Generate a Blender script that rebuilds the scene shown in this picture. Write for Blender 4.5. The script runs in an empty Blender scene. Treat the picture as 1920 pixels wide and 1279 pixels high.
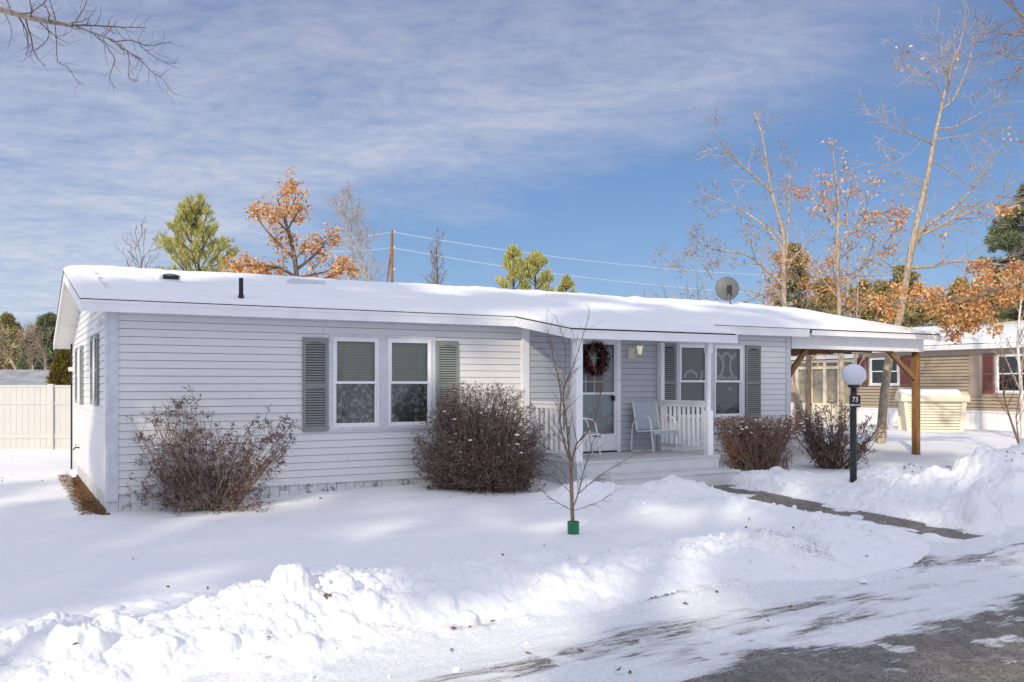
import bpy, math, random
import numpy as np
from mathutils import Vector, Matrix
SC = bpy.context.scene
COL = SC.collection
F = 1690.0; CH = 1.85; HOR = 720.0
def P(u, v, Y):
    return np.array([(u-960)/F*Y, Y, CH+(HOR-v)/F*Y])
# house frame
HX, HY = -5.80, 12.90
CD, SD = 0.8712, 0.4909
HANG = math.atan2(SD, CD)
def HW(a, b, z=0.0): return np.array([HX+CD*a-SD*b, HY+SD*a+CD*b, z])
def ab(x, y):
    dx = x-HX; dy = y-HY
    return dx*CD+dy*SD, -dx*SD+dy*CD
# ------------------------------------------------------------ materials
def new_mat(name):
    m = bpy.data.materials.new(name); m.use_nodes = True
    nt = m.node_tree; nt.nodes.clear()
    out = nt.nodes.new('ShaderNodeOutputMaterial')
    return m, nt, out
def nd(nt, t, **kw):
    n = nt.nodes.new(t)
    for k, v in kw.items():
        if k.startswith('i_'): n.inputs[k[2:].replace('_', ' ')].default_value = v
        else: setattr(n, k, v)
    return n
def L(nt, a, b): nt.links.new(a, b)
def mixc(nt, fac, c1, c2, blend='MIX'):
    n = nt.nodes.new('ShaderNodeMix'); n.data_type = 'RGBA'; n.blend_type = blend
    for sock, val in ((n.inputs[0], fac), (n.inputs[6], c1), (n.inputs[7], c2)):
        if isinstance(val, (int, float)): sock.default_value = val
        elif isinstance(val, tuple): sock.default_value = (*val, 1) if len(val) == 3 else val
        else: nt.links.new(val, sock)
    return n.outputs[2]
def mth(nt, op, a, b=None, clamp=False):
    n = nt.nodes.new('ShaderNodeMath'); n.operation = op; n.use_clamp = clamp
    for sock, val in ((n.inputs[0], a), (n.inputs[1], b)):
        if val is None: continue
        if isinstance(val, (int, float)): sock.default_value = val
        else: nt.links.new(val, sock)
    return n.outputs[0]
def ramp(nt, fac, stops):
    n = nt.nodes.new('ShaderNodeValToRGB')
    e = n.color_ramp.elements
    while len(e) > 1: e.remove(e[-1])
    for i, (p, c) in enumerate(stops):
        el = e[0] if i == 0 else e.new(p)
        el.position = p
        el.color = (c, c, c, 1) if isinstance(c, (int, float)) else (*c, 1)
    nt.links.new(fac, n.inputs[0]); return n.outputs[0]
def noise(nt, scale, detail=3, rough=.55, coord='Object', sc=None):
    tc = nt.nodes.new('ShaderNodeTexCoord'); src = tc.outputs[coord]
    if sc:
        mp = nt.nodes.new('ShaderNodeMapping'); mp.inputs['Scale'].default_value = sc
        L(nt, src, mp.inputs['Vector']); src = mp.outputs[0]
    n = nt.nodes.new('ShaderNodeTexNoise'); n.inputs['Scale'].default_value = scale
    n.inputs['Detail'].default_value = detail; n.inputs['Roughness'].default_value = rough
    L(nt, src, n.inputs['Vector']); return n.outputs[0]
def bump(nt, h, strength, dist=.01, nrm=None):
    b = nt.nodes.new('ShaderNodeBump'); b.inputs['Strength'].default_value = strength
    b.inputs['Distance'].default_value = dist; L(nt, h, b.inputs['Height'])
    if nrm: L(nt, nrm, b.inputs['Normal'])
    return b.outputs[0]
def bsdf(nt, out, col, rough=.6, spec=.4, normal=None, metal=0, sheen=None, emit=None, estr=0):
    p = nt.nodes.new('ShaderNodeBsdfPrincipled')
    if isinstance(col, tuple): p.inputs['Base Color'].default_value = (*col, 1)
    else: L(nt, col, p.inputs['Base Color'])
    if isinstance(rough, (int, float)): p.inputs['Roughness'].default_value = rough
    else: L(nt, rough, p.inputs['Roughness'])
    p.inputs['Specular IOR Level'].default_value = spec
    p.inputs['Metallic'].default_value = metal
    if normal: L(nt, normal, p.inputs['Normal'])
    if emit: p.inputs['Emission Color'].default_value = (*emit, 1); p.inputs['Emission Strength'].default_value = estr
    L(nt, p.outputs[0], out.inputs[0]); return p
def plain(name, col, rough=.6, var=.12, nscale=6, spec=.35, metal=0, bmp=.0, bscale=60, sc=None):
    m, nt, out = new_mat(name)
    n = noise(nt, nscale, 4, .6, sc=sc)
    dark = tuple(c*(1-var) for c in col); lite = tuple(min(1, c*(1+var)) for c in col)
    c = mixc(nt, ramp(nt, n, [(.3, 0.), (.7, 1.)]), dark, lite)
    nr = bump(nt, noise(nt, bscale, 3, sc=sc), bmp, .01) if bmp else None
    bsdf(nt, out, c, rough, spec, nr, metal); return m
def island(name, stops, rough=.7, transl=0.0, spec=.2):
    m, nt, out = new_mat(name)
    g = nt.nodes.new('ShaderNodeNewGeometry')
    c = ramp(nt, g.outputs['Random Per Island'], stops)
    p = bsdf(nt, out, c, rough, spec)
    if transl:
        t = nt.nodes.new('ShaderNodeBsdfTranslucent'); L(nt, c, t.inputs[0])
        mx = nt.nodes.new('ShaderNodeMixShader'); mx.inputs[0].default_value = transl
        L(nt, p.outputs[0], mx.inputs[1]); L(nt, t.outputs[0], mx.inputs[2]); L(nt, mx.outputs[0], out.inputs[0])
    return m
M = {}
def m_siding(name, col, stain=.25):
    m, nt, out = new_mat(name)
    n = noise(nt, 1.3, 5, .6)
    n2 = noise(nt, 14, 4, .65, sc=(.5, .5, 1.5))
    st = mth(nt, 'MULTIPLY', ramp(nt, n, [(.45, 0.), (.75, 1.)]), ramp(nt, n2, [(.45, 0.), (.65, 1.)]))
    c = mixc(nt, mth(nt, 'MULTIPLY', st, stain), col, tuple(v*.72 for v in col))
    gr = noise(nt, 40, 2, .5, sc=(.25, .25, 3))
    bsdf(nt, out, c, .5, .35, bump(nt, gr, .12, .004)); return m
M['siding'] = m_siding('lavender_grey_vinyl', (.74, .745, .765))
M['siding_shaded'] = m_siding('porch_shade_vinyl', (.50, .53, .585), .15)  # same wall vinyl, porch shade put into a darker, bluer colour
M['tan'] = m_siding('tan_vinyl', (.40, .33, .25), .2)
M['tantrim'] = plain('tan_trim', (.36, .30, .25), .5, .05, 3)
M['white'] = plain('white_paint', (.80, .81, .83), .45, .04, 3)
M['whitetrim'] = plain('white_trim', (.84, .85, .88), .4, .04, 4)
M['greytrim'] = plain('aged_grey_trim', (.62, .64, .70), .5, .10, 9)
M['deck'] = plain('grey_deck_paint', (.60, .61, .63), .6, .12, 4, bmp=.2, bscale=18, sc=(.3, 6, 1))
M['riser'] = plain('pale_riser_paint', (.66, .67, .68), .55, .07, 2.5)
M['shutter'] = plain('green_grey_shutter', (.235, .26, .248), .5, .06, 5)
M['maroon'] = plain('maroon_shutter', (.17, .07, .07), .5, .1, 5)
M['cream'] = plain('cream_resin', (.72, .66, .52), .5, .04, 3)
M['fence'] = plain('white_vinyl_fence', (.56, .55, .535), .45, .04, 2)
M['shingle'] = plain('dark_shingle', (.06, .055, .05), .9, .3, 30)
M['soffit'] = plain('soffit_white', (.74, .72, .68), .6, .05, 3)
M['black'] = plain('black_metal', (.02, .021, .024), .45, .2, 12)
M['postgrey'] = plain('dark_lamp_post', (.035, .037, .042), .45, .25, 8)
M['dark'] = plain('dark_interior_and_gap', (.035, .037, .04), .9, .2, 3)
M['steel'] = plain('grey_dish', (.13, .14, .15), .5, .1, 5)
M['green'] = plain('green_plastic', (.02, .17, .08), .4, .15, 12)
M['greend'] = plain('green_rim', (.10, .30, .19), .4, .1, 12)
M['sling'] = plain('pale_blue_grey_sling', (.42, .48, .54), .7, .06, 8)
M['chair'] = plain('white_chair_tube', (.82, .83, .84), .35, .03, 8)
M['doorgrey'] = plain('lower_door', (.36, .40, .44), .6, .06, 2)
M['blind'] = None
def m_wood():
    m, nt, out = new_mat('treated_lumber')
    n = noise(nt, 5, 5, .65, sc=(2, 2, .35)); n2 = noise(nt, 22, 4, .6, sc=(3, 3, .12))
    c = mixc(nt, ramp(nt, n, [(.3, 0.), (.7, 1.)]), (.20, .105, .04), (.36, .21, .095))
    c = mixc(nt, ramp(nt, n2, [(.45, 0.), (.62, .7)]), c, (.10, .05, .025))
    bsdf(nt, out, c, .75, .2, bump(nt, n2, .3, .006)); return m
M['wood'] = m_wood()
M['wooddk'] = plain('dark_joist', (.13, .07, .035), .8, .35, 8)
def m_skirt():
    m, nt, out = new_mat('skirting_panel')
    n = noise(nt, 4, 4, .6); n2 = noise(nt, 16, 5, .7)
    st = mth(nt, 'MULTIPLY', ramp(nt, n, [(.48, 0.), (.62, 1.)]), ramp(nt, n2, [(.5, 0.), (.56, 1.)]))
    c = mixc(nt, mth(nt, 'MULTIPLY', st, .75), (.68, .69, .71), (.12, .12, .11))
    bsdf(nt, out, c, .6, .3); return m
M['skirt'] = m_skirt()
def m_snow(name, dirt_attr=True):
    m, nt, out = new_mat(name)
    n1 = noise(nt, 9, 5, .6); n2 = noise(nt, 90, 3, .6); n3 = noise(nt, 1.2, 3, .5)
    c = mixc(nt, ramp(nt, n3, [(.3, 0.), (.7, 1.)]), (.86, .88, .92), (.90, .905, .925))
    if dirt_attr:
        at = nt.nodes.new('ShaderNodeAttribute'); at.attribute_name = 'dirt'
        n4 = noise(nt, 26, 5, .7)
        d = mth(nt, 'MULTIPLY', at.outputs['Fac'], ramp(nt, n4, [(.46, 0.), (.62, 1.)]), True)
        c = mixc(nt, d, c, (.27, .23, .19))
    n5 = noise(nt, 32, 4, .65)
    nr = bump(nt, n1, .35, .03); nr = bump(nt, n5, .35, .01, nr); nr = bump(nt, n2, .3, .004, nr)
    p = bsdf(nt, out, c, .7, .25, nr)
    return m
M['snow'] = m_snow('snow'); M['roofsnow'] = m_snow('roof_snow', False)
def m_road():
    m, nt, out = new_mat('icy_asphalt')
    at = nt.nodes.new('ShaderNodeAttribute'); at.attribute_name = 'asph'
    tc = nt.nodes.new('ShaderNodeTexCoord')
    mp = nt.nodes.new('ShaderNodeMapping'); mp.inputs['Rotation'].default_value = (0, 0, -math.atan2(.527, .85))
    L(nt, tc.outputs['Object'], mp.inputs[0])
    mp2 = nt.nodes.new('ShaderNodeMapping'); mp2.inputs['Scale'].default_value = (.22, 1.3, 1); L(nt, mp.outputs[0], mp2.inputs[0])
    ns = nt.nodes.new('ShaderNodeTexNoise'); ns.inputs['Scale'].default_value = 14; ns.inputs['Detail'].default_value = 8; ns.inputs['Roughness'].default_value = .72
    L(nt, mp2.outputs[0], ns.inputs['Vector'])
    nf = noise(nt, 45, 4, .7); ng = noise(nt, 70, 3, .75); nm = noise(nt, 2.2, 6, .7); nk = noise(nt, 9, 4, .7)
    f = mth(nt, 'ADD', at.outputs['Fac'], mth(nt, 'MULTIPLY', mth(nt, 'SUBTRACT', ns.outputs[0], .5), 1.5))
    f = mth(nt, 'ADD', f, mth(nt, 'MULTIPLY', mth(nt, 'SUBTRACT', nf, .5), .7))
    mask = ramp(nt, f, [(.46, 0.), (.62, 1.)])
    asp = mixc(nt, ramp(nt, ng, [(.4, 0.), (.62, 1.)]), (.06, .055, .05), (.36, .325, .285))
    asp = mixc(nt, ramp(nt, nm, [(.35, 0.), (.7, .7)]), asp, (.07, .064, .06))
    asp = mixc(nt, ramp(nt, nk, [(.5, 0.), (.68, .75)]), asp, (.30, .275, .25))
    ice = mixc(nt, ramp(nt, nf, [(.35, 0.), (.6, 1.)]), (.66, .68, .72), (.86, .88, .91))
    dirty = mixc(nt, ramp(nt, f, [(.18, 0.), (.52, .6)]), ice, (.40, .37, .35))
    c = mixc(nt, mask, dirty, asp)
    h = mth(nt, 'SUBTRACT', mth(nt, 'MULTIPLY', ng, .5), mask)
    nr = bump(nt, h, .5, .012); nr = bump(nt, nf, .3, .01, nr)
    bsdf(nt, out, c, .62, .35, nr); return m
M['road'] = m_road()
M['needles'] = plain('pine_needle_bed', (.10, .065, .038), .9, .5, 30, bmp=.8, bscale=70)
def m_glass(name='window_glass', refl=.22):
    m, nt, out = new_mat(name)
    t = nt.nodes.new('ShaderNodeBsdfTransparent'); t.inputs[0].default_value = (.80, .83, .82, 1)
    g = nt.nodes.new('ShaderNodeBsdfGlossy'); g.inputs['Roughness'].default_value = .02
    g.inputs[0].default_value = (.95, 1, .98, 1)
    L(nt, bump(nt, noise(nt, 1.6, 2, .5), .12, .05), g.inputs['Normal'])
    fr = nt.nodes.new('ShaderNodeFresnel'); fr.inputs[0].default_value = 1.5
    mx = nt.nodes.new('ShaderNodeMixShader')
    L(nt, mth(nt, 'ADD', mth(nt, 'MULTIPLY', fr.outputs[0], 1.0), refl*.2, True), mx.inputs[0])
    L(nt, t.outputs[0], mx.inputs[1]); L(nt, g.outputs[0], mx.inputs[2]); L(nt, mx.outputs[0], out.inputs[0])
    return m
M['glass'] = m_glass()
def m_lace():
    m, nt, out = new_mat('lace_curtain')
    tc = nt.nodes.new('ShaderNodeTexCoord')
    v = nt.nodes.new('ShaderNodeTexVoronoi'); v.inputs['Scale'].default_value = 8.5; L(nt, tc.outputs['Object'], v.inputs['Vector'])
    w = noise(nt, 5, 3, .6); fine = noise(nt, 60, 2, .7)
    petals = ramp(nt, v.outputs['Distance'], [(.0, 1.), (.22, .85), (.33, .25), (.5, .1)])
    vine = ramp(nt, w, [(.47, .0), (.495, .7), (.515, .7), (.54, .0)])
    f = mth(nt, 'MAXIMUM', petals, vine)
    f = mth(nt, 'MULTIPLY', f, ramp(nt, fine, [(.35, .35), (.6, 1.)]))
    c = mixc(nt, f, (.12, .13, .13), (.80, .82, .80))
    bsdf(nt, out, c, .9, .1); return m
M['lace'] = m_lace()
M['swag'] = plain('swag_lace', (.55, .57, .58), .9, .35, 30)
M['slat'] = plain('olive_blind', (.58, .60, .50), .7, .1, 4)
M['slat2'] = plain('pale_blind', (.30, .31, .29), .7, .1, 4)
def m_bark(name, c1, c2, scale=18):
    m, nt, out = new_mat(name)
    n = noise(nt, scale, 5, .7, sc=(1, 1, .3)); n2 = noise(nt, 3, 3, .5)
    c = mixc(nt, ramp(nt, n, [(.38, 0.), (.62, 1.)]), c1, c2)
    c = mixc(nt, ramp(nt, n2, [(.45, 0.), (.7, .35)]), c, tuple(v*.55 for v in c2))
    bsdf(nt, out, c, .85, .15, bump(nt, n, .5, .01)); return m
M['bark'] = m_bark('grey_tan_bark', (.24, .19, .14), (.56, .47, .37))
M['barkdk'] = m_bark('brown_bark', (.08, .06, .045), (.22, .17, .13))
M['barkred'] = m_bark('young_bark', (.15, .10, .075), (.30, .22, .17), 30)
M['birch'] = m_bark('birch_bark', (.70, .66, .60), (.85, .82, .76), 9)
M['twig'] = plain('bare_twig', (.25, .19, .15), .85, .3, 3)
M['twigpale'] = plain('pale_twig', (.42, .36, .31), .85, .3, 3)
M['twigred'] = plain('red_brown_twig', (.20, .115, .08), .8, .3, 4)
M['oakleaf'] = island('russet_oak_leaf', [(0, (.32, .14, .05)), (.3, (.60, .29, .10)), (.7, (.82, .47, .19)), (1, (.92, .68, .38))], .7, .3)
M['maplekey'] = island('dry_seed_keys', [(0, (.22, .13, .07)), (1, (.42, .27, .16))], .8, .2)
M['pineyel'] = island('yellow_green_needles', [(0, (.24, .26, .08)), (.5, (.55, .54, .18)), (1, (.78, .72, .34))], .7, .35)
M['pinedk'] = island('dark_green_needles', [(0, (.03, .055, .03)), (.6, (.085, .12, .055)), (1, (.17, .19, .085))], .75, .1)
M['pineol'] = island('olive_needles', [(0, (.17, .16, .07)), (.6, (.38, .34, .16)), (1, (.58, .50, .27))], .75, .1)
M['pinemid'] = island('mid_green_needles', [(0, (.08, .115, .07)), (.6, (.20, .245, .13)), (1, (.36, .38, .22))], .75, .15)
M['arbor'] = island('golden_arborvitae', [(0, (.07, .06, .014)), (.5, (.17, .14, .03)), (1, (.27, .21, .05))], .75, .1)
M['bushleaf'] = island('curled_purple_leaf', [(0, (.06, .035, .035)), (.5, (.17, .10, .09)), (.85, (.27, .17, .14)), (1, (.40, .28, .21))], .6, 0, .4)
M['bushdome'] = island('brown_purple_leaf', [(0, (.04, .022, .02)), (.5, (.14, .080, .068)), (.85, (.24, .155, .12)), (1, (.42, .33, .27))], .6, 0, .4)
M['bushred'] = island('red_brown_leaf', [(0, (.10, .035, .02)), (.5, (.29, .12, .065)), (1, (.46, .26, .15))], .7)
M['bushtwig'] = plain('bush_stem', (.28, .225, .185), .85, .3, 9)
M['brush'] = island('far_bare_brush', [(0, (.17, .125, .09)), (.5, (.34, .25, .185)), (1, (.50, .39, .29))], .9)
M['wreath'] = island('burgundy_wreath', [(0, (.02, .004, .006)), (.7, (.065, .010, .015)), (1, (.14, .025, .03))], .6)
M['gold'] = island('wreath_beads', [(0, (.4, .3, .2)), (1, (.75, .65, .55))], .4)
M['litter'] = island('dry_leaf', [(0, (.10, .06, .03)), (1, (.28, .17, .08))], .8)
M['wire'] = plain('pale_wire', (.70, .72, .76), .5, .05, 2)
def m_lamp(name, col, e):
    m, nt, out = new_mat(name); p = bsdf(nt, out, col, .25, .5, emit=(1, .9, .55), estr=e); return m
M['globe'] = m_lamp('frosted_globe', (.70, .72, .80), 0.0)
M['lantern'] = m_lamp('lantern_glass', (.75, .78, .60), .25)
M['flame'] = m_lamp('warm_reflected_lamp', (.9, .6, .2), 1.2)
# ------------------------------------------------------------ mesh helpers
def tag(o, label=None, cat=None, group=None, kind=None):
    if label: o['label'] = label
    if cat: o['category'] = cat
    if group: o['group'] = group
    if kind: o['kind'] = kind
    return o
def empty(name, loc, rz=0, label=None, cat=None, group=None):
    o = bpy.data.objects.new(name, None); COL.objects.link(o)
    o.location = tuple(loc); o.rotation_euler = (0, 0, rz); o.empty_display_size = .1
    return tag(o, label, cat, group)
def mesh_np(name, V, Fs, mats, parent=None, smooth=False, mi=None, loc=None, tris=None):
    """V (n,3); Fs (m,k) int array with fixed k"""
    me = bpy.data.meshes.new(name)
    V = np.asarray(V, np.float32); Fs = np.asarray(Fs, np.int32); k = Fs.shape[1]
    me.vertices.add(len(V)); me.vertices.foreach_set('co', V.ravel())
    me.loops.add(Fs.size); me.loops.foreach_set('vertex_index', Fs.ravel())
    me.polygons.add(len(Fs)); me.polygons.foreach_set('loop_start', np.arange(len(Fs), dtype=np.int32)*k)
    me.polygons.foreach_set('loop_total', np.full(len(Fs), k, np.int32))
    if mi is not None: me.polygons.foreach_set('material_index', np.asarray(mi, np.int32))
    me.polygons.foreach_set('use_smooth', np.full(len(Fs), smooth, bool))
    me.update(calc_edges=True); me.validate()
    for m in (mats if isinstance(mats, (list, tuple)) else [mats]): me.materials.append(m)
    o = bpy.data.objects.new(name, me); COL.objects.link(o)
    if parent: o.parent = parent
    if loc is not None: o.location = tuple(loc)
    return o
class MB:
    def __init__(s): s.v = []; s.f = []; s.mi = []
    def face(s, pts, m=0):
        n = len(s.v); s.v += [tuple(map(float, p)) for p in pts]; s.f.append(tuple(range(n, n+len(pts)))); s.mi.append(m)
    def box(s, x0, x1, y0, y1, z0, z1, m=0):
        n = len(s.v)
        s.v += [(x0, y0, z0), (x1, y0, z0), (x1, y1, z0), (x0, y1, z0), (x0, y0, z1), (x1, y0, z1), (x1, y1, z1), (x0, y1, z1)]
        for q in ((0, 3, 2, 1), (4, 5, 6, 7), (0, 1, 5, 4), (1, 2, 6, 5), (2, 3, 7, 6), (3, 0, 4, 7)):
            s.f.append(tuple(n+i for i in q)); s.mi.append(m)
        return s
    def bar(s, p, q, w, h, m=0, up=(0, 0, 1)):
        p = np.array(p, float); q = np.array(q, float); d = q-p; d /= np.linalg.norm(d)
        r = np.cross(d, up); r /= np.linalg.norm(r); t = np.cross(r, d); n = len(s.v)
        for c in (p, q):
            for a, b in ((-1, -1), (1, -1), (1, 1), (-1, 1)): s.v.append(tuple(c+r*a*w/2+t*b*h/2))
        for f in ((0, 3, 2, 1), (4, 5, 6, 7), (0, 1, 5, 4), (1, 2, 6, 5), (2, 3, 7, 6), (3, 0, 4, 7)):
            s.f.append(tuple(n+i for i in f)); s.mi.append(m)
        return s
    def tube(s, pts, r, k=8, m=0, cap=True):
        pts = [np.array(p, float) for p in pts]
        rs = r if isinstance(r, (list, tuple)) else [r]*len(pts); n = len(s.v)
        ref = np.array([0, 0, 1.0])
        for i, p in enumerate(pts):
            d = pts[min(i+1, len(pts)-1)]-pts[max(i-1, 0)]; d /= (np.linalg.norm(d)+1e-9)
            if abs(d @ ref) > .95: ref = np.array([1.0, 0, 0])
            u = np.cross(d, ref); u /= np.linalg.norm(u); w = np.cross(u, d); ref = w if abs(w@d) < .5 else ref
            for j in range(k):
                a = 2*math.pi*j/k; s.v.append(tuple(p+rs[i]*(u*math.cos(a)+w*math.sin(a))))
        for i in range(len(pts)-1):
            for j in range(k):
                a = n+i*k+j; b = n+i*k+(j+1) % k; s.f.append((a, b, b+k, a+k)); s.mi.append(m)
        if cap:
            s.f.append(tuple(n+j for j in range(k))[::-1]); s.mi.append(m)
            s.f.append(tuple(n+(len(pts)-1)*k+j for j in range(k))); s.mi.append(m)
        return s
    def lathe(s, c, prof, k=16, m=0):
        c = np.array(c, float); n = len(s.v)
        for (r, z) in prof:
            for j in range(k):
                a = 2*math.pi*j/k; s.v.append((c[0]+r*math.cos(a), c[1]+r*math.sin(a), c[2]+z))
        for i in range(len(prof)-1):
            for j in range(k):
                a = n+i*k+j; b = n+i*k+(j+1) % k; s.f.append((a, b, b+k, a+k)); s.mi.append(m)
        s.f.append(tuple(n+j for j in range(k))[::-1]); s.mi.append(m)
        s.f.append(tuple(n+(len(prof)-1)*k+j for j in range(k))); s.mi.append(m)
        return s
    def build(s, name, mats, parent=None, smooth=False, loc=None, rz=0, bevel=0):
        me = bpy.data.meshes.new(name); me.from_pydata(s.v, [], s.f)
        for m in (mats if isinstance(mats, (list, tuple)) else [mats]): me.materials.append(m)
        me.polygons.foreach_set('material_index', s.mi)
        if smooth: me.polygons.foreach_set('use_smooth', [True]*len(s.f))
        me.update()
        o = bpy.data.objects.new(name, me); COL.objects.link(o)
        if parent: o.parent = parent
        if loc is not None: o.location = tuple(loc)
        o.rotation_euler = (0, 0, rz)
        if bevel:
            b = o.modifiers.new('bevel', 'BEVEL'); b.width = bevel; b.segments = 2; b.limit_method = 'ANGLE'
        return o
# ---- value noise
def _hash(ix, iy, seed):
    h = (ix.astype(np.int64)*374761393+iy.astype(np.int64)*668265263+(seed*1442695041)) & 0xFFFFFFFF
    h = ((h ^ (h >> 13))*1274126177) & 0xFFFFFFFF
    h = ((h ^ (h >> 16))*2246822519) & 0xFFFFFFFF
    return ((h ^ (h >> 15)) & 0xFFFFFF)/float(0xFFFFFF)
def vnoise(x, y, seed=0):
    ix = np.floor(x); iy = np.floor(y); fx = x-ix; fy = y-iy
    fx = fx*fx*fx*(fx*(fx*6-15)+10); fy = fy*fy*fy*(fy*(fy*6-15)+10)
    a = _hash(ix, iy, seed); b = _hash(ix+1, iy, seed); c = _hash(ix, iy+1, seed); d = _hash(ix+1, iy+1, seed)
    return (a*(1-fx)+b*fx)*(1-fy)+(c*(1-fx)+d*fx)*fy
def fbm(x, y, seed=0, oct=4, gain=.5):
    s = 0; a = 1; t = 0
    for i in range(oct):
        s = s+a*vnoise(x*2**i+i*17.3, y*2**i-i*9.1, seed+i); t += a; a *= gain
    return s/t
def clods(x, y, seed=0, dens=.6):
    """rounded lumps: worley based domes 0..1"""
    ix = np.floor(x); iy = np.floor(y); best = np.zeros_like(x)
    for ox in (-1, 0, 1):
        for oy in (-1, 0, 1):
            cx = ix+ox; cy = iy+oy
            px = cx+.15+.7*_hash(cx, cy, seed); py = cy+.15+.7*_hash(cx, cy, seed+7)
            r = .28+.42*_hash(cx, cy, seed+13); on = (_hash(cx, cy, seed+21) < dens)
            st = .7+.6*_hash(cx, cy, seed+31)
            d2 = ((x-px)**2*st+(y-py)**2/st)/r**2
            best = np.maximum(best, np.where(on, r*1.4*np.sqrt(np.clip(1-d2, 0, 1)), 0))
    return best
def S(x, a, b):
    t = np.clip((x-a)/(b-a), 0, 1); return t*t*(3-2*t)
# ------------------------------------------------------------ ground
RD = (.85, .527)
def road_sq(x, y):
    dy = y-7.5
    return x*.85+dy*.527, x*.527-dy*.85
PATHC = [(3.2, 16.9), (3.45, 16.2), (4.4, 13.7), (5.0, 12.3), (5.45, 11.3), (5.85, 10.5), (6.2, 9.9)]
def path_dist(x, y):
    best = np.full_like(x, 99.)
    for (x0, y0), (x1, y1) in zip(PATHC[:-1], PATHC[1:]):
        dx, dy = x1-x0, y1-y0; t = np.clip(((x-x0)*dx+(y-y0)*dy)/(dx*dx+dy*dy), 0, 1)
        best = np.minimum(best, np.hypot(x-x0-t*dx, y-y0-t*dy))
    return best
BK = [(-4.6, 0), (-3.75, .08), (-3.3, .19), (-2.6, .14), (-1.9, .28), (-1.2, .27), (-.4, .24), (.5, .22), (1.5, .23), (2.6, .23), (3.6, .27), (4.5, .23), (5.2, .14), (5.75, 0), (7.0, 0), (7.6, .14), (8.4, .2), (12, .25), (30, .25)]
def blob(x, y, cx, cy, r, ang=0, st=1.0):
    c, s = math.cos(ang), math.sin(ang)
    u = ((x-cx)*c+(y-cy)*s)/st; v = -(x-cx)*s+(y-cy)*c
    return np.exp(-(u*u+v*v)/(r*r))
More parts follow.
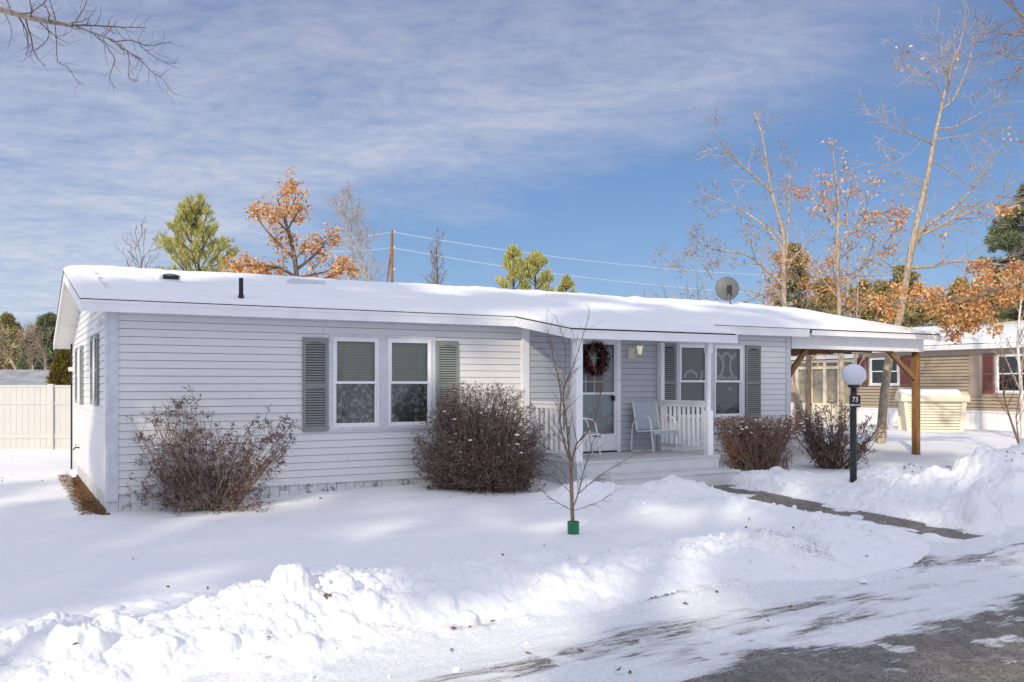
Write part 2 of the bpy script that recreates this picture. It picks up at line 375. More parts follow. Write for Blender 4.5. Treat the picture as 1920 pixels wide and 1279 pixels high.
def ground(x, y, parts=False):
    x = np.asarray(x, float); y = np.asarray(y, float)
    a, b = ab(x, y); s, q = road_sq(x, y)
    base = .15*S(a, .2, 4.5)*S(b, -3.6, -.4)*(1-S(a, 15, 19))
    base = np.maximum(base, .19*S(y, 17, 24))
    base = base+.035*(fbm(x*.45, y*.45, 3, 3)-.5)*(1-.6*S(np.abs(q+3), 8, 20))
    base = base+.02*(fbm(x*1.4, y*2.6, 5, 3)-.5)
    # trough of bare needles along the gable
    wd_ = .07+.15*S(b, -.1, .9)-.10*S(b, 3, 6)+.10*(fbm(b*2.2, b*0, 77, 4)-.5)
    tr = S(a, -wd_-.10, -wd_+.04)*(1-S(a, -.02, .02))*S(b, -.15, .2)*(1-S(b, 6.6, 7.4))
    trn = S(a+.05*(fbm(b*6.2, a*6, 78, 3)-.5)*2, -wd_-.02, -wd_+.02)*(a < .05)*S(b, -.22, -.1)*(1-S(b, 6.0, 6.6))
    base = base-.07*tr
    # banks
    hb = np.interp(s, [p[0] for p in BK], [p[1] for p in BK])
    hb = hb*(1+.25*(fbm(s*1.3, q*.3, 41, 2)-.5)*2)
    qc = -.62+.28*(fbm(s*.8, s*0, 9, 2)-.5)*2+.12*S(s, 1.5, 4)
    dq = q-qc; w = np.where(dq < 0, .50, .80+.25*S(-s, 0, 3))
    bank = hb*np.exp(-(np.abs(dq)/w)**1.9)
    rp = .78*blob(x, y, 7.75, 14.0, .85, .5, 1.5)+.35*blob(x, y, 9.6, 15.3, 1.2)+.34*blob(x, y, 6.65, 12.25, .55)+.30*blob(x, y, 8.3, 12.6, 1.0)+.22*blob(x, y, 6.1, 14.4, .8)
    rp = rp+.25*blob(x, y, 6.9, 16.4, .7, .4, 1.6)+.16*blob(x, y, 4.7, 15.4, .35, -1.1, 3.0)+.14*blob(x, y, 5.6, 13.3, .3, -1.1, 2.8)+.17*blob(x, y, 4.9, 16.6, .5, .4, 1.6)
    sp = .26*blob(x, y, 1.15, 14.15, .42, .3, 1.5)+.27*blob(x, y, 2.55, 14.5, .42, .5, 1.7)+.10*blob(x, y, 1.9, 13.4, .6)+.14*blob(x, y, 3.2, 13.2, .38, -1.1, 2.2)
    tot = bank+rp+sp
    m = np.clip(tot/.16, 0, 1)
    cl = clods(x*2.1+3, y*2.1, 11, .5)*.10+clods(x*4.3, y*4.3+5, 12, .6)*.085+clods(x*9.1+2, y*9.1, 14, .45)*.035
    rg = .10*(fbm(x*2.2, y*2.2, 21, 4, .6)-.5)+.11*(.35-np.abs(2*fbm(x*5.5, y*5.5, 25, 4, .6)-1))
    pd = path_dist(x, y)
    edge = np.exp(-((pd-.62)/.16)**2)*S(y, 10.6, 12)*(1-S(y, 15.7, 16.4))
    lump = m*np.interp(s, [-1.4, -.2, 2.4, 3.4, 6, 7], [1, .5, .5, .8, .8, 1.05])*(cl*(.62+.6*np.clip(tot/.5, 0, 1))*(.5+.75*S(fbm(x*.9, y*.9, 23, 2), .35, .6))+rg)
    loose = (clods(x*5.1, y*5.1, 61, .16)*.05+clods(x*11.3, y*11.3, 62, .12)*.025)*S(q, -2.6, -1.2)*(1-m)
    left = S(-s, 3.3, 4.2)*S(q, -.9, -.3)
    chop = .05*left*(fbm(x*3, y*3, 88, 4)-.5)
    for (u_, v_, r_, h_) in [(548, 1118, .17, .15), (515, 1130, .10, .08), (645, 1112, .09, .10), (122, 1195, .13, .13), (180, 1190, .08, .08), (1130 / 2 + 10, 1170, .10, .07), (690, 1125, .10, .08), (1205, 1000, .07, .06), (1245, 1010, .10, .09), (1152, 1034, .06, .05), (1370, 975, .08, .08), (1525, 985, .16, .10), (1575, 985, .20, .09), (1690, 925, .12, .14), (1770, 965, .07, .10), (1840, 960, .22, .20), (1880, 975, .16, .12), (420, 1180, .10, .08), (300, 1190, .12, .06), (830, 1110, .12, .09), (880, 1120, .08, .07), (560, 1060, .04, .04), (1060, 1070, .05, .04), (1130, 905, .14, .10), (1080, 912, .10, .06), (1250, 905, .16, .08)]:
        c_ = P(u_, v_, (CH-.2)*F/(v_-HOR)); d_ = ((x-c_[0])**2+(y-c_[1])**2)/r_**2*(1+.5*(fbm(x*7, y*7, 66, 2)-.5)); tot = tot+h_*np.sqrt(np.clip(1-d_, 0, 1))
    h = base+tot+lump+edge*.07*(.5+cl*6)+chop+loose*(1-S(q, .7, 1.0))
    # the road bed
    rz = S(q, -.1, .9)
    road = -.08+.012*(fbm(s*1.2, q*9, 31, 4, .6)-.5)*2+.03*np.exp(-((q-1.35)/.3)**2)*(fbm(s*2.5, q*7, 33, 3)-.2)
    h = h*(1-rz)+road*rz+rz*(tot+lump*.6)*.55
    # path
    pm = (1-S(pd+.10*(fbm(x*3, y*3, 51, 3)-.5)*2, .36, .46))*(y < 16.95)
    h = h*(1-pm)+pm*(np.interp(y, [9.5, 11, 14, 17], [-.07, -.03, .02, .05])+.008*fbm(x*9, y*9, 53, 3))
    # hills at the back
    h = h+1.2*S(np.hypot(x, y), 70, 130)
    if not parts: return h
    asph = S(q+.6*(fbm(s*.9, q*1.6, 71, 4)-.5)*2, 1.68, 2.28)*.85+.05
    band = fbm(s*.55+q*.4, q*3.2, 73, 4, .6)
    asph = np.maximum(asph, S(band, .48, .74)*S(q, .05, .5)*.52)
    asph = asph*(.82+.18*S(fbm(s*2.2, q*2.2, 75, 3), .35, .5))-.30*S(fbm(s*3.1, q*3.5, 79, 3), .66, .74)
    pa = 1.0*(1-S(pd, .28, .44))*S(fbm(x*2.3, y*2.3, 91, 3)+.25*(1-S(pd, .1, .3)), .36, .5)
    pa = np.maximum(pa, .5*S(y, -1, -2))
    mouth = S(q, -1.2, -.3)*np.exp(-((s-6.7)/.9)**2)*(1-S(q, .2, .6))
    asph = np.where(q > .0, asph, pa)
    dirt = .35*m*S(fbm(x*2.6, y*2.6, 101, 4, .6), .66, .78)+.35*S(fbm(x*6, y*6, 103, 3), .74, .82)*S(q, -2.2, -.6)+.55*S(q, -.2, .7)*S(fbm(s*1.5, q*5, 105, 4), .56, .7)
    dirt = dirt+.9*np.exp(-(((x-3.0)/.45)**2+((y-9.35)/.30)**2))*S(fbm(x*5, y*5, 107, 3), .45, .6)+.7*left*S(fbm(x*5, y*5, 109, 4), .58, .7)
    dirt = dirt+.9*blob(x, y, 9.6, 18.4, .7)+.5*blob(x, y, 8.9, 17.5, .5)
    return h, dict(s=s, q=q, bank=bank, rp=rp, sp=sp, pm=pm, pd=pd, trn=trn, asph=np.clip(asph, 0, 1), dirt=np.clip(dirt, 0, 1))
def gz(x, y): return float(ground(np.array([float(x)]), np.array([float(y)]))[0])
def build_ground():
    th = np.concatenate([np.linspace(-80, -36, 60), np.linspace(-35.9, 35.9, 900), np.linspace(36, 80, 60)])*math.pi/180
    r = [2.2]
    while r[-1] < 34: r.append(r[-1]*1.0046)
    while r[-1] < 420: r.append(r[-1]*1.04)
    r = np.array(r); T, R = np.meshgrid(th, r)
    X = R*np.sin(T); Y = R*np.cos(T)-.6
    H, D = ground(X, Y, True)
    nr, nt_ = X.shape
    # grid normals
    Pp = np.stack([X, Y, H], -1)
    du = np.gradient(Pp, axis=1); dv = np.gradient(Pp, axis=0)
    N = np.cross(du, dv); N /= np.linalg.norm(N, axis=-1, keepdims=True); N *= np.sign(N[..., 2:3])
    idx = np.arange(nr*nt_).reshape(nr, nt_)
    Q = np.stack([idx[:-1, :-1], idx[:-1, 1:], idx[1:, 1:], idx[1:, :-1]], -1).reshape(-1, 4)
    def fc(A): return (A[:-1, :-1]+A[1:, 1:])[...].ravel()/2
    q, s, bank, rp, sp, pm, trn = (fc(D[k]) for k in ('q', 's', 'bank', 'rp', 'sp', 'pm', 'trn'))
    cls = np.zeros(len(q), int)
    cls[(rp > .06)] = 3
    cls[(sp > .05) & (rp <= .06)] = 4
    cls[(bank > .05) & (q < .95) & (s < 6.3)] = 2
    cls[(bank > .05) & (q < .95) & (s >= 6.3) & (cls == 0)] = 7
    cls[(q >= .12) & (cls == 0)] = 1
    cls[pm > .5] = 5
    cls[(trn > .5)] = 6
    V = Pp.reshape(-1, 3); NN = N.reshape(-1, 3); asph = D['asph'].ravel(); dirt = D['dirt'].ravel()
    names = {0: ('ground', 'snow'), 1: ('road', 'road'), 2: ('snow_bank', 'snow'), 3: ('snow_pile', 'snow'), 4: ('snow_pile', 'snow'), 5: ('path', 'road'), 6: ('needle_bed', 'needles'), 7: ('snow_bank', 'snow')}
    for c, (nm, mt) in names.items():
        fs = Q[cls == c]
        if not len(fs): continue
        us, inv = np.unique(fs.ravel(), return_inverse=True)
        o = mesh_np(nm, V[us], inv.reshape(-1, 4), M[mt], smooth=True)
        me = o.data
        for an, arr in (('asph', asph), ('dirt', dirt)):
            at = me.attributes.new(an, 'FLOAT', 'POINT'); at.data.foreach_set('value', arr[us].astype(np.float32))
        me.normals_split_custom_set_from_vertices([tuple(n) for n in NN[us]])
        if c in (0, 1, 5): tag(o, kind='structure')
        if c == 6: tag(o, 'strip of bare brown pine needles along the foot of the gable wall', None, None, 'stuff')
        if c == 2: tag(o, 'low lumpy ploughed snow bank between the lawn and the icy road', 'snow bank')
        if c == 3: tag(o, 'tall lumpy heap of shovelled snow right of the path behind the road', 'snow pile')
        if c == 7: tag(o, 'low snow bank beside the road at the right edge past the shovelled path', 'snow bank')
        if c == 4: tag(o, 'low shovelled snow heap in front of the porch steps', 'snow pile')
build_ground()
# ------------------------------------------------------------ camera, light, sky
cam = bpy.data.cameras.new('camera'); co = bpy.data.objects.new('camera', cam); COL.objects.link(co)
co.location = (0, 0, CH); co.rotation_euler = (math.pi/2, 0, 0)
cam.sensor_width = 36; cam.lens = 36*F/1920; cam.shift_y = (HOR-639.5)/1920; cam.clip_end = 2000; cam.clip_start = .1
SC.camera = co
SUNV = Vector((-.30, -.86, .43)).normalized()
sl = bpy.data.lights.new('sun', 'SUN'); so = bpy.data.objects.new('sun', sl); COL.objects.link(so)
sl.energy = 2.2; sl.angle = math.radians(.9); sl.color = (1, .86, .66)
so.rotation_euler = SUNV.to_track_quat('Z', 'Y').to_euler(); so.location = (0, -20, 30)
W = bpy.data.worlds.new('World'); SC.world = W; W.use_nodes = True
nt = W.node_tree; nt.nodes.clear()
wo = nt.nodes.new('ShaderNodeOutputWorld')
sky = nt.nodes.new('ShaderNodeTexSky'); sky.sky_type = 'NISHITA'; sky.sun_disc = False
sky.sun_elevation = math.asin(SUNV.z); sky.sun_rotation = math.atan2(SUNV.x, SUNV.y)
sky.air_density = 1.0; sky.dust_density = .6; sky.ozone_density = 2.0
bg = nt.nodes.new('ShaderNodeBackground'); bg.inputs[1].default_value = .15
tc = nt.nodes.new('ShaderNodeTexCoord')
sep = nt.nodes.new('ShaderNodeSeparateXYZ'); L(nt, tc.outputs['Generated'], sep.inputs[0])
zz = mth(nt, 'ADD', mth(nt, 'MAXIMUM', sep.outputs[2], 0.0), .10)
px = mth(nt, 'DIVIDE', sep.outputs[0], zz); py = mth(nt, 'DIVIDE', sep.outputs[1], zz)
cmb = nt.nodes.new('ShaderNodeCombineXYZ'); L(nt, px, cmb.inputs[0]); L(nt, py, cmb.inputs[1])
def wn(scale, det, rough, rot, sc, dist=0.0, off=(0, 0, 0)):
    mp = nt.nodes.new('ShaderNodeMapping'); mp.inputs['Rotation'].default_value = (0, 0, rot); mp.inputs['Scale'].default_value = sc; mp.inputs['Location'].default_value = off
    L(nt, cmb.outputs[0], mp.inputs[0])
    n = nt.nodes.new('ShaderNodeTexNoise'); n.inputs['Scale'].default_value = scale; n.inputs['Detail'].default_value = det
    n.inputs['Roughness'].default_value = rough; n.inputs['Distortion'].default_value = dist
    L(nt, mp.outputs[0], n.inputs['Vector']); return n.outputs[0]
grd = ramp(nt, sep.outputs[2], [(0, (.18, .295, .465)), (.10, (.135, .24, .43)), (.22, (.092, .178, .365)), (.40, (.060, .115, .27)), (.7, (.06, .12, .28))])
grd = mixc(nt, 1.0, grd, (6.67, 6.67, 6.67), 'MULTIPLY')
back = ramp(nt, mth(nt, 'ADD', mth(nt, 'MULTIPLY', sep.outputs[1], -.5), .5), [(.12, 0.), (.50, .6), (.75, 1.)])       # added bright cloud, unseen overhead and behind, to lift the ambient light
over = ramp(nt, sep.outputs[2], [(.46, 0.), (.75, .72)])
skyc = mixc(nt, .88, sky.outputs[0], grd)
L(nt, skyc, bg.inputs[0])
n1 = wn(.55, 5, .6, .5, (1, 1, 1), .4); n2 = wn(2.2, 9, .70, .45, (.9, 1.25, 1), .7); n3 = wn(11, 6, .66, .3, (.8, 1.3, 1), .5)
# az = x/y, el = z/y : where the sheet of cloud ends
az = mth(nt, 'DIVIDE', sep.outputs[0], mth(nt, 'MAXIMUM', sep.outputs[1], .05)); el = mth(nt, 'DIVIDE', sep.outputs[2], mth(nt, 'MAXIMUM', sep.outputs[1], .05))
edge = mth(nt, 'SUBTRACT', el, mth(nt, 'ADD', mth(nt, 'MULTIPLY', az, .32), .235))     # >0 above the line rising to the right
edge = mth(nt, 'ADD', edge, mth(nt, 'MULTIPLY', mth(nt, 'SUBTRACT', n1, .5), .32))
msk = ramp(nt, mth(nt, 'ADD', mth(nt, 'MULTIPLY', edge, 2.2), .5), [(.36, 0.), (.60, 1.)])
rt = ramp(nt, mth(nt, 'ADD', mth(nt, 'MULTIPLY', az, -1.2), .9), [(.25, .15), (.55, 1.)])
cl = ramp(nt, mth(nt, 'ADD', mth(nt, 'MULTIPLY', n2, .60), mth(nt, 'MULTIPLY', n3, .40)), [(.31, .22), (.47, .66), (.60, 1.)])
cf = mth(nt, 'MULTIPLY', mth(nt, 'MULTIPLY', msk, rt), cl)
cf = mth(nt, 'ADD', mth(nt, 'MULTIPLY', cf, .88), mth(nt, 'MULTIPLY', ramp(nt, n2, [(.5, 0.), (.8, 1.)]), .12), True)
bg2 = nt.nodes.new('ShaderNodeBackground'); L(nt, ramp(nt, sep.outputs[2], [(.05, (.50, .53, .60)), (.25, (.385, .415, .51)), (.42, (.26, .29, .41))]), bg2.inputs[0]); bg2.inputs[1].default_value = 1.0
mxs = nt.nodes.new('ShaderNodeMixShader'); L(nt, cf, mxs.inputs[0]); L(nt, bg.outputs[0], mxs.inputs[1]); L(nt, bg2.outputs[0], mxs.inputs[2])
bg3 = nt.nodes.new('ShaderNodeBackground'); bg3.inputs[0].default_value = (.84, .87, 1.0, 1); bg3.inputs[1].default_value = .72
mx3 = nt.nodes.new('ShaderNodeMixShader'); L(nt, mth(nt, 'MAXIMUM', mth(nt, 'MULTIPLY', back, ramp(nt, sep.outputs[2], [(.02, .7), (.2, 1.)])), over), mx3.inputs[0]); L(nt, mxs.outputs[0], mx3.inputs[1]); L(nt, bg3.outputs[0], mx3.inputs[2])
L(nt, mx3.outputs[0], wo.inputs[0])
SC.view_settings.view_transform = 'Standard'; SC.view_settings.look = 'None'
SC.view_settings.exposure = 0.5; SC.view_settings.gamma = 1
SC.cycles.max_bounces = 6; SC.cycles.transparent_max_bounces = 12
SC.cycles.use_denoising = True
# ------------------------------------------------------------ the house
SH = .114; SZ0 = .26; EAVE = 3.04; SL = .205; RIDGE_B = 3.65
def roofz(b): return np.where(b < RIDGE_B, EAVE+SL*(b+.3), EAVE+SL*(RIDGE_B+.3)-.275*(b-RIDGE_B))
_sr = random.Random(8)
def siding(mb, fn, t0, t1, z0, z1, holes=(), m=0, rng=None, step=SH, lip=.014, GAP=.006):
    """fn(t, out, z) -> point; rng(z) -> (lo, hi) clip for gables"""
    def strip(a0, a1, za, zb, zi):
        def o(z): return .002+(lip-.002)*(1-(z-zi)/step)
        if zb-zi > step*.9: zb = zb-GAP
        mb.face([fn(a0, o(za), za), fn(a1, o(za), za), fn(a1, o(zb), zb), fn(a0, o(zb), zb)], m)
        if abs(za-zi) < 1e-6: mb.face([fn(a0, -.01, za), fn(a1, -.01, za), fn(a1, lip, za), fn(a0, lip, za)], m)
    z = z0
    while z < z1-1e-4:
        zt = min(z+step, z1); lo, hi = t0, t1
        if rng:
            l0, h0 = rng(z); l1, h1 = rng(zt); lo, hi = max(t0, (l0+l1)/2), min(t1, (h0+h1)/2)
            if hi-lo < .02: break
        so_ = _sr.uniform(0, 3.6); seams = [so_+3.66*k for k in range(8)] if t1-t0 > 4 and _sr.random() < .45 else []
        cuts = sorted({lo, hi}|{v for s_ in seams for v in (s_, s_+.003) if lo+.1 < v < hi-.1}|{v for h in holes for v in h[:2] if lo < v < hi})
        for c0, c1 in zip(cuts[:-1], cuts[1:]):
            hs = [h for h in holes if h[0] <= c0+1e-6 and h[1] >= c1-1e-6 and h[2] < zt and h[3] > z]
            if abs(c1-c0-.003) < 1e-6: continue
            if not hs: strip(c0, c1, z, zt, z); continue
            h = hs[0]
            if h[2] > z+1e-6: strip(c0, c1, z, h[2], z)
            if h[3] < zt-1e-6: strip(c0, c1, h[3], zt, z)
        z += step
house = empty('mobile_home', HW(0, 0), HANG, 'long lavender grey mobile home with snowy roof, porch and grey green shutters', 'house')
front = lambda t, o, z: (t, -o, z)
gable = lambda t, o, z: (-o, t, z)
W1 = (3.27, 5.14, 1.10, 2.66); W2 = (10.42, 12.23, 1.12, 2.70); DOOR = (7.98, 8.92, .56, 2.66)
XE = 13.55; YB = 7.3
GW = [(1.50, 1.84, 1.50, 2.62), (4.70, 5.32, 1.46, 2.56)]
mb = MB()
siding(mb, front, .15, 6.86, SZ0, 2.95, [W1]); mb.build('wall', M['siding'], house)
mb = MB()
siding(mb, front, 7.0, 10.0, .56, 2.95, [DOOR]); mb.build('wall', M['siding_shaded'], house)
mb = MB()
siding(mb, front, 10.0, XE-.1, SZ0, 2.95, [W2]); mb.build('wall', M['siding'], house)
mb = MB()
def grng(z):
    f = (z-.16-EAVE)/SL-.3
    return (f if z > EAVE-.05 else 0, YB if z < 2.9 else RIDGE_B+(EAVE+SL*3.95-.16-z)/.275)
siding(mb, gable, .0, YB, SZ0, 3.75, GW, rng=grng); mb.build('gable_wall', M['siding'], house)
mb = MB(); mb.box(.02, XE, YB-.1, YB, 0, 2.9); mb.box(XE-.03, XE+.02, .02, YB-.1, 0.0, 3.0)
mb.build('rear_wall', M['siding'], house)
mb = MB(); mb.face([(XE, 0, 2.9), (XE, YB, 2.9), (XE, RIDGE_B, 3.8)]); mb.build('rear_gable', M['siding'], house)
# skirting with vertical joints
mb = MB(); x = .0
while x < 6.95:
    mb.box(x+.005, min(x+.152, 6.98), .025, .045, -.2, SZ0-.004); x += .155
mb.box(0, 6.98, .0451, .06, -.2, SZ0-.004); mb.build('skirting', M['skirt'], house); mb = MB(); x = 10.2
while x < XE:
    mb.box(x+.005, x+.15, .025, .045, -.2, SZ0-.004); x += .155
mb.build('skirting', M['skirt'], house); mb = MB()
y = .03
while y < YB:
    mb.box(.025, .045, y+.004, y+.150, -.3, SZ0-.004); y += .155
mb.box(.045, .06, .05, YB, -.3, SZ0-.004); mb.build('skirting', M['skirt'], house)
mb = MB(); mb.box(-.022, .03, -.03, .03, SZ0-.10, 2.93); mb.box(.03, .15, -.03, .0, SZ0-.10, 2.93); mb.build('corner_trim', M['greytrim'], house, bevel=.004)
mb = MB(); mb.box(-.02, .0, -.02, .10, SZ0-.10, 3.0); mb.build('corner_trim', M['siding'], house)
mb = MB(); mb.box(XE-.1, XE+.03, -.03, .0, 0.1, 2.95); mb.build('corner_trim', M['greytrim'], house, bevel=.004)
mb = MB(); mb.box(6.84, 7.0, -.045, .0, .1, 2.93); mb.build('corner_trim', M['whitetrim'], house, bevel=.004)
# frieze under the soffit
mb = MB(); mb.box(.15, 6.84, -.02, -.004, 2.84, 2.93); mb.build('frieze_trim', M['greytrim'], house); mb = MB(); mb.box(10.0, XE-.1, -.02, -.004, 2.84, 2.93); mb.build('frieze_trim', M['greytrim'], house)
# roof slabs
def slab(mb, poly, th=.07, m=0):
    top = [(x, y, float(roofz(y))) for x, y in poly]; bot = [(x, y, z-th) for x, y, z in top]
    mb.face(top, m); mb.face(bot[::-1], m); n = len(poly)
    for i in range(n): mb.face([top[i], bot[i], bot[(i+1) % n], top[(i+1) % n]], m)
XL = -.36; XR = 18.25; RS = XE+.28
mb = MB(); slab(mb, [(XL, -.31), (RS, -.31), (RS, RIDGE_B), (XL, RIDGE_B)]); slab(mb, [(XL, RIDGE_B), (RS, RIDGE_B), (RS, YB+.3), (XL, YB+.3)])
slab(mb, [(6.56, -.31), (6.87, -1.58), (10.52, -1.58), (10.52, -.31)])
roof = mb.build('roof', M['shingle'], house)
# fascia boards: front eave, porch wing, rakes
mb = MB()
mb.box(XL, 6.55, -.325, -.295, 2.86, 3.02); mb.box(XL, 6.55, -.332, -.325, 2.975, 3.024)
fo = mb.build('fascia', M['whitetrim'], house, bevel=.003)
mb = MB(); mb.box(10.54, RS, -.325, -.295, 2.86, 3.02); mb.box(10.54, RS, -.332, -.325, 2.975, 3.024); mb.build('fascia', M['whitetrim'], house, bevel=.003)
def fascia_bar(p, q, h, t=.03):
    p = np.array(p, float); q = np.array(q, float); d = q-p; n = np.array([d[1], -d[0], 0]); n /= np.linalg.norm(n); m_ = MB()
    for s0 in (0, 1):
        pass
    a_ = [p, q, q-[0, 0, h], p-[0, 0, h]]; b_ = [v+n*t for v in a_]
    m_.face(a_); m_.face(b_[::-1])
    for i in range(4): m_.face([a_[i], b_[i], b_[(i+1) % 4], a_[(i+1) % 4]])
    return m_
ze = float(roofz(-.31)); zp = float(roofz(-1.58))
fascia_bar((6.545, -.31, ze-.02), (6.865, -1.60, zp-.02), .155, -.03).build('fascia', M['whitetrim'], house)
mb = MB(); mb.box(6.865, 10.54, -1.612, -1.582, zp-.175, zp-.03); mb.box(6.865, 10.54, -1.619, -1.612, zp-.06, zp-.028)
mb.build('fascia', M['whitetrim'], house, bevel=.003)
fascia_bar((10.54, -.31, ze-.02), (10.54, -1.60, zp-.02), .155, .03).build('fascia', M['whitetrim'], house)
fascia_bar((XL-.002, -.33, ze-.035), (XL-.002, RIDGE_B, float(roofz(RIDGE_B))-.035), .15, .025).build('rake_board', M['whitetrim'], house)
fascia_bar((XL-.002, RIDGE_B, float(roofz(RIDGE_B))-.035), (XL-.002, YB+.3, float(roofz(YB+.3))-.035), .15, .025).build('rake_board', M['soffit'], house)
# soffits
mb = MB(); mb.box(.0, 6.55, -.295, .0, 2.935, 2.95); mb.box(10.54, RS, -.295, 0, 2.935, 2.95); mb.face([(6.56, -.3, float(roofz(-.3))-.13), (10.5, -.3, float(roofz(-.3))-.13), (10.5, -1.58, zp-.13), (6.88, -1.58, zp-.13)]); mb.box(6.55, 10.54, -.3, 0, 2.935, 2.95)
mb.build('soffit', M['soffit'], house)
mb = MB()   # ribbed gable soffit
for (b0, b1) in ((-.3, RIDGE_B), (RIDGE_B, YB+.28)):
    n = int((b1-b0)/.1); bs = np.linspace(b0, b1, n+1)
    for u_, v_ in zip(bs[:-1], bs[1:]):
        za = float(roofz(u_))-.165; zb = float(roofz(v_))-.165
        mb.face([(XL+.01, u_+.006, za), (0, u_+.006, za), (0, v_, zb), (XL+.01, v_, zb)])
        mb.face([(XL+.01, v_, zb), (0, v_, zb), (0, v_+.003, zb+.01), (XL+.01, v_+.003, zb+.01)])
mb.build('soffit', M['soffit'], house)
# ---- roof snow
def seg_dist(x, y, poly):
    d = np.full_like(x, 99.)
    n = len(poly)
    for i in range(n):
        (x0, y0), (x1, y1) = poly[i], poly[(i+1) % n]
        dx, dy = x1-x0, y1-y0; t = np.clip(((x-x0)*dx+(y-y0)*dy)/(dx*dx+dy*dy), 0, 1)
        d = np.minimum(d, np.hypot(x-x0-t*dx, y-y0-t*dy))
    return d
RP = [(XL-.01, -.335), (6.56, -.335), (6.86, -1.61), (10.55, -1.61), (10.55, -.335), (XR, -.335), (XR, YB+.3), (XL-.01, YB+.3)]
def snow_t(x, y):
    d = seg_dist(x, y, RP)
    left = 1-S(x, .0, 1.4)
    e = .022+.055*(1-np.exp(-d/.05))+.055*S(d, .0, .7)+left*.02*(1-np.exp(-d/.08))
    e = e*(1+.16*(fbm(x*.7, y*1.3, 5, 3)-.5)*2)*(1-.45*S(x, 15.5, 18.1))
    e = e*(.75+.5*fbm(x*3.2, y*3.2, 15, 3))+.03*(fbm(x*1.3, y*.9, 8, 3)-.5)*S(d, 0, .4)-.03*np.exp(-((x-RS-.03)/.10)**2)*(1-S(y, -.1, .5))
    return np.where(d < .004, .0, e)
def snow_grid(A, B, fx, name, parent):
    T, U = np.meshgrid(A, B); X, Y = fx(T, U); yf = np.where((X > 6.56) & (X < 10.55) & (Y < -.4), -1.61, -.335); Y = Y+(.006*(fbm(X*3.5, X*0, 31, 4)-.45)+.003*(fbm(X*17, X*0, 37, 2)-.5))*np.exp(-np.clip(Y-yf, 0, 9)/.07)*((Y > -.34) | (Y < -1.2))*((Y < -1.2) | (X < 6.5) | (X > 10.6)); Z = roofz(Y)+.004+snow_t(X, Y)
    nr, nc = X.shape; idx = np.arange(nr*nc).reshape(nr, nc)
    Q = np.stack([idx[:-1, :-1], idx[:-1, 1:], idx[1:, 1:], idx[1:, :-1]], -1).reshape(-1, 4)
    return np.stack([X, Y, Z], -1).reshape(-1, 3), Q
edge_l = [0, .006, .02, .04, .07, .11, .16, .22, .3]
Aa = np.concatenate([XL-.01+np.array(edge_l), np.arange(XL+.4, XR-.35, .07), XR-np.array(edge_l[::-1])])
Bb = np.concatenate([-.335+np.array(edge_l), np.arange(.05, YB-.1, .08), YB+.3-np.array(edge_l[::-1])])
v1, q1 = snow_grid(Aa, Bb, lambda T, U: (T, U), '', house)
Bp = np.concatenate([-1.61+np.array(edge_l), np.linspace(-1.22, -.335, 14)])
Ap = np.concatenate([np.array(edge_l)/3.8, np.linspace(.1, .9, 46), 1-np.array(edge_l[::-1])/3.8])
def pf(T, U):
    lo = 6.56+(6.86-6.56)*(-.335-U)/1.275; return lo+(10.55-lo)*T, U
v2, q2 = snow_grid(Ap, Bp, pf, '', house)
def ab_split(v, q, lo, hi):
    cx = v[q][:, :, 0].mean(1); qq = q[(cx >= lo) & (cx < hi)]; us, inv = np.unique(qq.ravel(), return_inverse=True); return v[us], inv.reshape(-1, 4)
va, qa = ab_split(v1, q1, -9, RS)
mesh_np('roof_snow', np.concatenate([va, v2]), np.concatenate([qa, q2+len(va)]), M['roofsnow'], house, smooth=True)
